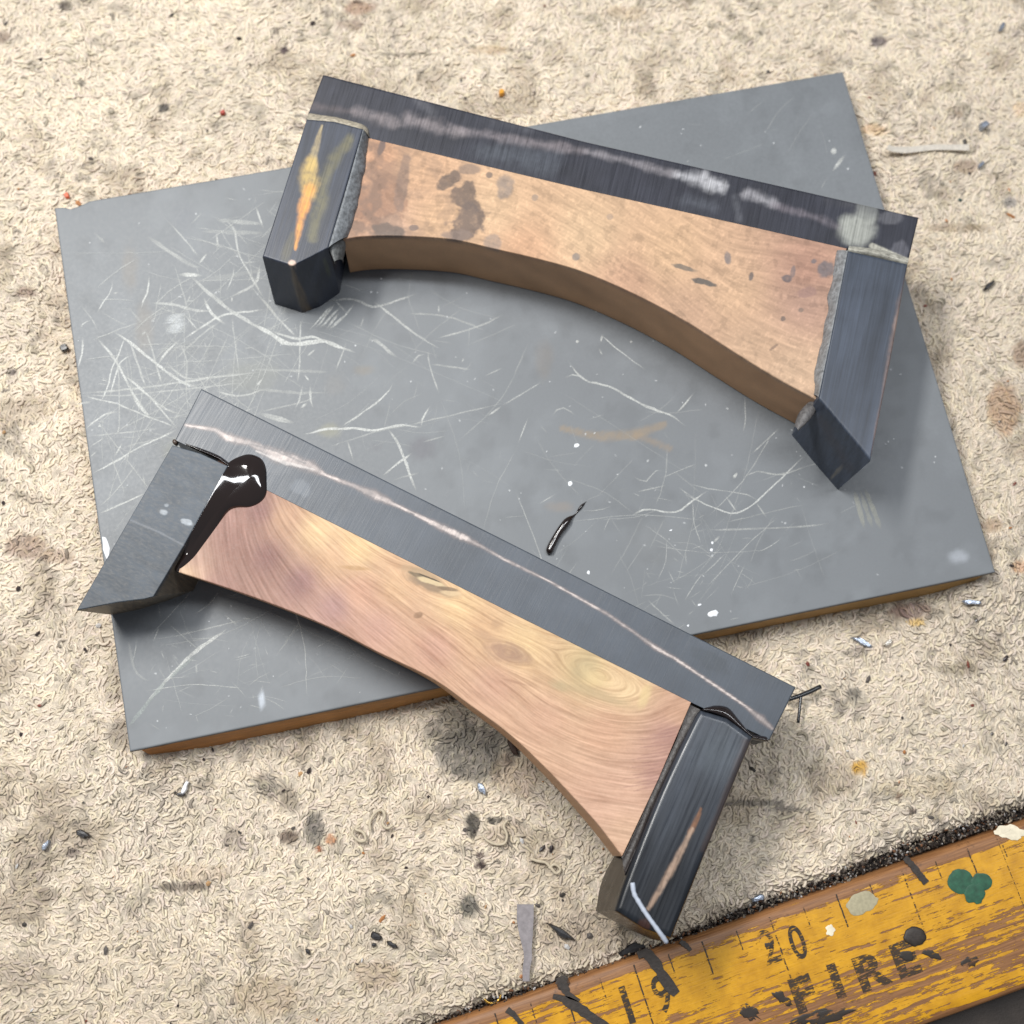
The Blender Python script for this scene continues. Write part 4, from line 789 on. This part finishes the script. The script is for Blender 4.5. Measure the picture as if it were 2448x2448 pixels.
slab('horn_leg', [[(1676, 1697), (1655, 1730), (1575, 1900), (1496, 2100), (1470, 2178)], [(1802, 1762), (1700, 2010), (1606, 2244)], [(1676, 1697), (1740, 1716), (1802, 1762)], [(1470, 2178), (1540, 2222), (1606, 2244)]], ZL, ZB + .02, ml2, lo, pl_leg2, res=.22, rad=1.0, smooth=(1, 0, 0, 0),
     bot=[[(1640, 1725), (1560, 1900), (1450, 2080), (1424, 2178)], [(1770, 1780), (1680, 2010), (1585, 2250)], [(1640, 1725), (1770, 1780)], [(1424, 2178), (1500, 2220), (1560, 2246), (1585, 2250)]])
# epoxy
ol = resample([(543, 1113), (546, 1106), (566, 1094), (596, 1086), (624, 1096), (636, 1118), (638, 1150), (637, 1182), (622, 1202), (596, 1213), (566, 1214), (545, 1224), (520, 1258), (490, 1300), (462, 1338), (427, 1366), (418, 1352), (440, 1304), (470, 1250), (500, 1194), (525, 1146), (543, 1113)], 150, True)
sp = resample([(602, 1142), (560, 1175), (505, 1240), (470, 1290), (432, 1346)], 60)
oz = np.where(np.arange(150) < 108, ZW - .15, ZL - .02); oz[:10] = np.linspace(ZL - .02, ZW - .15, 10); oz = np.convolve(np.r_[oz[-6:], oz, oz[:6]], np.ones(13) / 13, 'valid')
ow = at(ol[:, 0], ol[:, 1], oz)[:-1]; oz = oz[:-1]; di = np.linalg.norm(ol[:-1, None] - sp[None], axis=2); ki = di.argmin(1).astype(float)
ki = np.convolve(np.r_[ki[-12:], ki, ki[:12]], np.ones(25) / 25, 'valid'); spx = np.stack([np.interp(ki, np.arange(60), sp[:, q_]) for q_ in (0, 1)], 1)
H = np.interp(ki / 59, [0, .3, .6, 1], [1.15, .95, .35, .05]); sw = at(spx[:, 0], spx[:, 1], ZW + .5); n = len(ow); Hc = H * 1.3 * np.clip((ZL - oz) / (ZL - ZW), .08, 1); rows_ = [ow - [0, 0, 2.5]]
for s_ in np.cos(np.linspace(0, math.pi / 2, 14)):
    P_ = ow * s_ + sw * (1 - s_); P_[:, 2] = oz * s_ + (ZW + .2 + H) * (1 - s_) + Hc * (math.sqrt(1 - s_ ** 2) - (1 - s_)); rows_.append(P_)
idx = np.arange(n * 15).reshape(15, n); nx2 = np.roll(idx, -1, axis=1); Fq = np.stack([idx[:-1], nx2[:-1], nx2[1:], idx[1:]], -1).reshape(-1, 4)
mk('epoxy_blob', np.vstack(rows_), Fq[:, ::-1], m_epoxy, lo, None, lin((20, 14, 12)))
strip('epoxy_bead', [(1676, 1697), (1655, 1730), (1575, 1900), (1530, 2010), (1494, 2092)], ZL - 1.2, [(1648, 1684), (1628, 1740), (1596, 1812), (1560, 1890), (1530, 1960), (1487, 2048)], ZW - .2, m_dglue, lo, -.08, 60, 9, (30, 21, 18), skirt=3, jag=7, seed=4)
strip('epoxy_bead', [(1676, 1698), (1705, 1704), (1740, 1718), (1775, 1744), (1802, 1764), (1836, 1772)], ZL - .5, [(1690, 1690), (1712, 1686), (1742, 1692), (1768, 1722), (1795, 1752), (1830, 1760)], ZW - .05, m_epoxy, lo, .35, 40, 9, (14, 12, 12), skirt=2, sm=True)
strip('epoxy_line', [(444, 1062), (480, 1078), (520, 1096), (546, 1114)], ZL - .1, [(444, 1060), (482, 1072), (522, 1088), (548, 1106)], ZW + .4, m_epoxy, lo, .3, 20, 7, (14, 12, 12), skirt=1.5)
V, f = px_poly(419, 1057, 6, 7, ZW - .4, .5, 10, .3, 0, 3, .6); mk('epoxy_crumb', V, f, flat_mat('brown_glue', (70, 58, 50), .4), lo)

# ================================================================== small things
# epoxy drip on the board
dp = resample([(1311, 1325), (1318, 1305), (1333, 1278), (1350, 1254), (1362, 1240), (1372, 1232), (1378, 1226), (1390, 1210), (1402, 1198)], 60, True)
W_ = at(dp[:, 0], dp[:, 1], ZB + .35); t = np.linspace(0, 1, 60)
rr = .66 * np.ones(60) * (1 + .03 * np.sin(t * 16) * (t < .7)); rr = np.where(t < .05, .66 * np.sqrt(np.clip(t / .05, .05, 1)), rr); rr = rr * (1 - sstep(.55, .76, t) * .85) + .17 * np.exp(-((t - .88) / .07) ** 2); rr = np.maximum(rr * (1 - sstep(.93, 1, t) * .6), .05)
W_[:, 2] = ZB + rr * .9
V, f = tube(W_, rr, 14); ob = mk('epoxy_drip', V, f, m_epoxy, None, (W_[30, 0], W_[30, 1], ZB)); tag(ob, 'thin glossy black drip of hardened epoxy lying on the middle of the grey board', 'glue drip')
# broken black wire beside the bar's right end
m_wire = flat_mat('black_wire', (26, 28, 32), .22, .7, bs=.1)
wt = thing('wire_offcut', 'T-shaped black wire offcut on the carpet right of the lower bar end', 'wire', at(1925, 1665, 5))
for pts, r_ in (([(1885, 1672), (1910, 1664), (1935, 1654), (1962, 1641)], .42), ([(1915, 1662), (1912, 1690), (1908, 1728)], .28)):
    p = resample(pts, 12); W_ = at(p[:, 0], p[:, 1], 6.2); V, f = tube(W_, r_, 10); mk('wire', V, f, m_wire, wt)
# white thread on the lower leg
def thread(name, pts, r_, z, mat, label, cat='thread', zc=None, n=34, wob=.0):
    p = resample(pts, n, True); W_ = at(p[:, 0], p[:, 1], z if zc is None else np.interp(np.linspace(0, 1, n), np.linspace(0, 1, len(zc)), zc))
    W_[:, 2] += np.sin(np.linspace(0, 9, n)) * wob
    V, f = tube(W_, r_ * (1 + rng.normal(0, .06, n)), 8); ob = mk(name, V, f, mat, None, (W_[:, 0].mean(), W_[:, 1].mean(), W_[:, 2].min())); return tag(ob, label, cat)
m_thr = flat_mat('white_thread', (176, 184, 198), .5, amp=.05)
thread('white_thread', [(1512, 2110), (1516, 2136), (1527, 2156), (1543, 2182), (1563, 2210), (1582, 2236), (1594, 2253)], .40, ZL + .12, m_thr, 'short white thread stuck slantwise across the tip of the lower right horn leg', zc=[ZL + .2] * 5 + [ZL, ZL - .8])
m_yt = flat_mat('cream_yarn', (192, 180, 158), .8, .2, amp=.12, scale=3, bs=.4)
thread('yarn_curl', [(846, 1980), (842, 1994), (858, 2010), (874, 2008), (868, 1990), (850, 1982), (862, 1974)], .26, 5.3, m_yt, 'small ring-shaped yarn curl just right of the grey carpet stain', 'yarn')
thread('yarn_curl', [(886, 1986), (884, 1966), (896, 1944), (912, 1936), (920, 1950), (914, 1968), (926, 1980), (940, 1972)], .26, 5.3, m_yt, 'hooked cream yarn curl above the ring-shaped one', 'yarn')
thread('yarn_curl', [(1154, 1998), (1166, 2010), (1184, 2018), (1206, 2016), (1212, 1996), (1204, 1974), (1214, 1960)], .24, 5.3, m_yt, 'pale yarn curl between the black soot spots on the carpet', 'yarn')
thread('yarn_curl', [(1268, 2052), (1284, 2058), (1304, 2062), (1318, 2076), (1330, 2088), (1340, 2078), (1326, 2066), (1312, 2076)], .26, 5.3, m_yt, 'looped pale yarn end left of the lower horn leg', 'yarn')
thread('yarn_curl', [(1012, 2180), (1016, 2200), (1026, 2214), (1040, 2220), (1046, 2236)], .24, 5.3, m_yt, 'S-shaped pale yarn end left of the grey plastic sliver', 'yarn')
m_clear = flat_mat('clear_plastic', (222, 216, 206), .15, .8, bs=.05, Transmission_Weight=.35)
def band(name, pts, wpx, z, th, mat, label, cat, curl=0.0):
    p = resample(pts, 26, True); d = np.gradient(p, axis=0); d /= np.linalg.norm(d, axis=1)[:, None]; nn_ = np.stack([-d[:, 1], d[:, 0]], 1); wv = np.interp(np.linspace(0, 1, 26), np.linspace(0, 1, len(wpx)), wpx)[:, None] / 2
    zz = z + curl * (np.linspace(1, 0, 26) ** 4); a = at(*(p + nn_ * wv).T, zz); b = at(*(p - nn_ * wv).T, zz)
    V = np.stack([a, b, b - [0, 0, th], a - [0, 0, th]], 1).reshape(-1, 3)
    f = [(4 * i + j, 4 * i + (j + 1) % 4, 4 * i + 4 + (j + 1) % 4, 4 * i + 4 + j) for i in range(25) for j in range(4)] + [(3, 2, 1, 0), (100, 101, 102, 103)]
    ob = mk(name, V, f, mat, None, (V[:, 0].mean(), V[:, 1].mean(), V[:, 2].min()), smooth=False); return tag(ob, label, cat)
band('plastic_strip', [(2122, 350), (2134, 356), (2170, 358), (2230, 352), (2280, 352), (2317, 352)], [12, 15, 14, 13, 13, 15], 5.7, .15, m_clear, 'narrow clear curled plastic strip on the carpet right of the board', 'plastic strip', 1.2)
m_sliv = flat_mat('grey_sliver', (132, 126, 128), .5, amp=.25, scale=1.2, bs=.5)
band('plastic_sliver', [(1256, 2162), (1256, 2210), (1260, 2260), (1262, 2290), (1258, 2318), (1258, 2346)], [40, 40, 32, 20, 18, 16], 5.6, .5, m_sliv, 'flat grey tapering plastic sliver pointing down to the carpet edge', 'sliver')
m_blk = flat_mat('black_shard', (36, 34, 36), .35, amp=.3, bs=.4); m_brn = flat_mat('brown_shard', (66, 46, 36), .4, amp=.3)
m_met = flat_mat('steel_chip', (150, 158, 172), .25, .6, amp=.3, scale=2, bs=.6, Metallic=.6); m_org = flat_mat('orange_crumb', (176, 104, 50), .7)
def shard(name, px_, py_, rx, ry, ang_, mat, label, cat='chip', th=.5, z=5.0, jag=.3, n=12, s=1):
    V, f = px_poly(px_, py_, rx, ry, z, th, n, jag, ang_, s); V = np.array(V); ob = mk(name, V, f, mat, None, (V[:, 0].mean(), V[:, 1].mean(), V[:, 2].min()), smooth=False); return tag(ob, label, cat)
for k, a in enumerate([
    ('horn_shaving', 1342, 2230, 36, 8, 34, m_blk, 'curved black shaving between the grey sliver and the lower horn leg', 'shaving', .8),
    ('horn_shaving', 1224, 1783, 26, 9, 70, m_brn, 'dark leaf-shaped shaving tucked beside the wooden arc of the lower piece', 'shaving', .6),
    ('grey_chip', 1150, 1884, 18, 8, 60, m_met, 'grey angular chip on the carpet below the lower wooden arc', 'chip', .9),
    ('black_chip', 900, 2238, 13, 10, 0, m_blk, 'rounded black chip left of the small oblong one on the lower carpet', 'chip', .5),
    ('black_chip', 937, 2258, 13, 6, 35, m_blk, 'small oblong black chip right of the rounded one on the lower carpet', 'chip', .5),
    ('black_chip', 894, 2258, 6, 4, 10, m_blk, 'tiny black crumb just below the rounded black chip', 'chip', .4),
    ('black_chip', 736, 2274, 8, 5, 60, m_blk, 'small black chip alone near the bottom edge left of the two larger ones', 'chip', .4),
    ('steel_chip', 1812, 2147, 16, 8, -20, m_met, 'shiny steel chip on the dark gap above the yellow rule', 'metal chip', .8),
    ('steel_chip', 2350, 303, 12, 9, -30, m_met, 'small shiny steel bead on the carpet at upper right', 'metal chip', 1.2),
    ('steel_chip', 2395, 64, 11, 6, -60, m_met, 'bright little steel fleck near the top right corner', 'metal chip', .7),
    ('steel_chip', 2345, 395, 10, 5, -45, m_met, 'small silvery fleck below the clear plastic strip', 'metal chip', .5),
    ('steel_chip', 2060, 1535, 26, 7, 30, m_met, 'silvery pointed sliver on the carpet below the board right corner', 'metal chip', .6),
    ('clear_chip', 2122, 1537, 12, 6, -45, m_clear, 'clear pinkish chip right of the silvery sliver', 'chip', .6),
    ('grey_chip', 2324, 1440, 22, 7, 5, m_met, 'dull grey fleck on the carpet below the board right corner tip', 'chip', .4),
    ('steel_chip', 110, 2022, 16, 6, -60, m_met, 'small silvery shaving on the lower left carpet', 'metal chip', .6),
    ('black_chip', 198, 1994, 18, 8, 30, m_blk, 'dark chip above right of the silvery shaving on the lower left carpet', 'chip', .6),
    ('white_chip', 442, 1884, 6, 18, 25, m_white, 'white splinter on the carpet below the board left corner', 'splinter', .6),
    ('black_chip', 433, 1899, 10, 5, -15, m_blk, 'black crumb at the foot of the white splinter', 'chip', .5),
    ('black_chip', 155, 832, 10, 9, 0, m_blk, 'dark crumb on the carpet at the left edge of the board', 'chip', .6),
    ('black_chip', 2362, 684, 20, 5, -40, m_blk, 'thin dark sliver on the carpet right of the board', 'chip', .5),
    ('black_chip', 1467, 2290 - 12, 1, 1, 0, None, '', '', 0),
    ('orange_crumb', 1198, 223, 7, 7, 0, flat_mat('amber_crumb', (212, 150, 50), .25), 'tiny amber crumb on the carpet above the upper bar', 'crumb', .9),
    ('red_crumb', 533, 270, 7, 5, 0, flat_mat('red_crumb', (160, 52, 36), .5), 'tiny red crumb on the carpet left of the upper piece', 'crumb', .5),
    ('red_crumb', 160, 468, 6, 6, 40, flat_mat('coral_crumb', (206, 96, 62), .5), 'tiny coral crumb just above the board left corner', 'crumb', .5),
    ('soot_flake', 1510, 2268, 34, 14, -20, m_blk, 'black flake in the carpet edge under the tip of the lower horn leg', 'flake', .6),
    ]):
    if a[6] is None: continue
    W_ = at(a[1], a[2], 5.0); zc_ = float(carpet_z(W_[0], W_[1])) + .55
    if a[0] == 'steel_chip' and a[1] == 1812: zc_ = 3.4
    if a[0] == 'soot_flake': zc_ = 3.0
    shard(a[0], a[1], a[2], a[3], a[4], a[5], a[6], a[7], a[8], a[9], zc_, s=k)
# brass curl in the gap
m_brass = flat_mat('brass', (190, 150, 70), .25, .6, Metallic=.8, bs=.1)
thread('brass_curl', [(1158, 2388), (1166, 2396), (1180, 2398), (1192, 2390), (1198, 2378)], .22, 3.6, m_brass, 'curled brass turning caught in the gap above the yellow rule', 'metal curl')

# dust and grit nobody could count
def crumbs(name, P, sz, cols, parent, flat=.5):
    ico = np.array([(0, 0, 1), (.9, 0, .1), (.28, .85, -.1), (-.72, .53, .1), (-.72, -.53, -.1), (.28, -.85, .1), (0, 0, -1)]); fi = np.array([(0, i, i % 5 + 1) for i in range(1, 6)] + [(6, i % 5 + 1, i) for i in range(1, 6)])
    n = len(P); a = rng.uniform(0, 6.28, n); c, s = np.cos(a), np.sin(a); st_ = rng.uniform(.5, 1.9, n)
    J = ico[None] * (1 + rng.uniform(-.25, .25, (n, 7, 1))); x = J[..., 0] * st_[:, None]; y = J[..., 1] / st_[:, None] ** .5
    V = np.stack([x * c[:, None] - y * s[:, None], x * s[:, None] + y * c[:, None], J[..., 2] * flat], -1) * sz[:, None, None] + P[:, None]
    Fc = (fi[None] + (np.arange(n) * 7)[:, None, None]).reshape(-1, 3)
    return mk(name, V.reshape(-1, 3), Fc, m_crumb, parent, None, np.repeat(cols, 7, axis=0), smooth=False, kind='stuff')
m_crumb = attr_mat('grit', rough=.4, spec=.6, amp=.1, rv=.2)
n = 620; px_ = rng.uniform(0, 2448, n); py_ = rng.uniform(0, 2448, n); W_ = at(px_, py_, 4.5)
k = (W_[:, 1] > edge_y(W_[:, 0]) + 1) & ~((W_[:, 0] > bx0 - .5) & (W_[:, 0] < bx1 + .5) & (W_[:, 1] > by0 - .5) & (W_[:, 1] < by1 + .5)); W_ = W_[k]; W_[:, 2] = carpet_z(W_[:, 0], W_[:, 1]) + .35
pal = lin(np.array([(52, 44, 44), (60, 56, 52), (170, 116, 72), (176, 140, 100), (120, 66, 54), (190, 188, 186), (90, 84, 80), (44, 70, 66)])); pr = [.3, .15, .15, .1, .05, .1, .12, .03]
crumbs('dust_specks', W_, np.clip(rng.exponential(.16, len(W_)) + .12, .12, .6), pal[rng.choice(8, len(W_), p=pr)], carpet)
n = 4500; xs_ = rng.uniform(EW[1, 0], EW[-2, 0] + 12, n); off = rng.uniform(-2.0, .6, n) ; W_ = np.stack([xs_, edge_y(xs_) + off * .95, rng.uniform(1.2, 4.0, n)], 1)
pal = lin(np.array([(48, 42, 40), (82, 74, 68), (122, 114, 104), (176, 174, 172), (120, 84, 60), (150, 138, 120)])); pr = [.42, .25, .14, .05, .07, .07]
crumbs('gap_grit', W_, rng.uniform(.08, .34, n), pal[rng.choice(6, n, p=pr)], bench, .9)
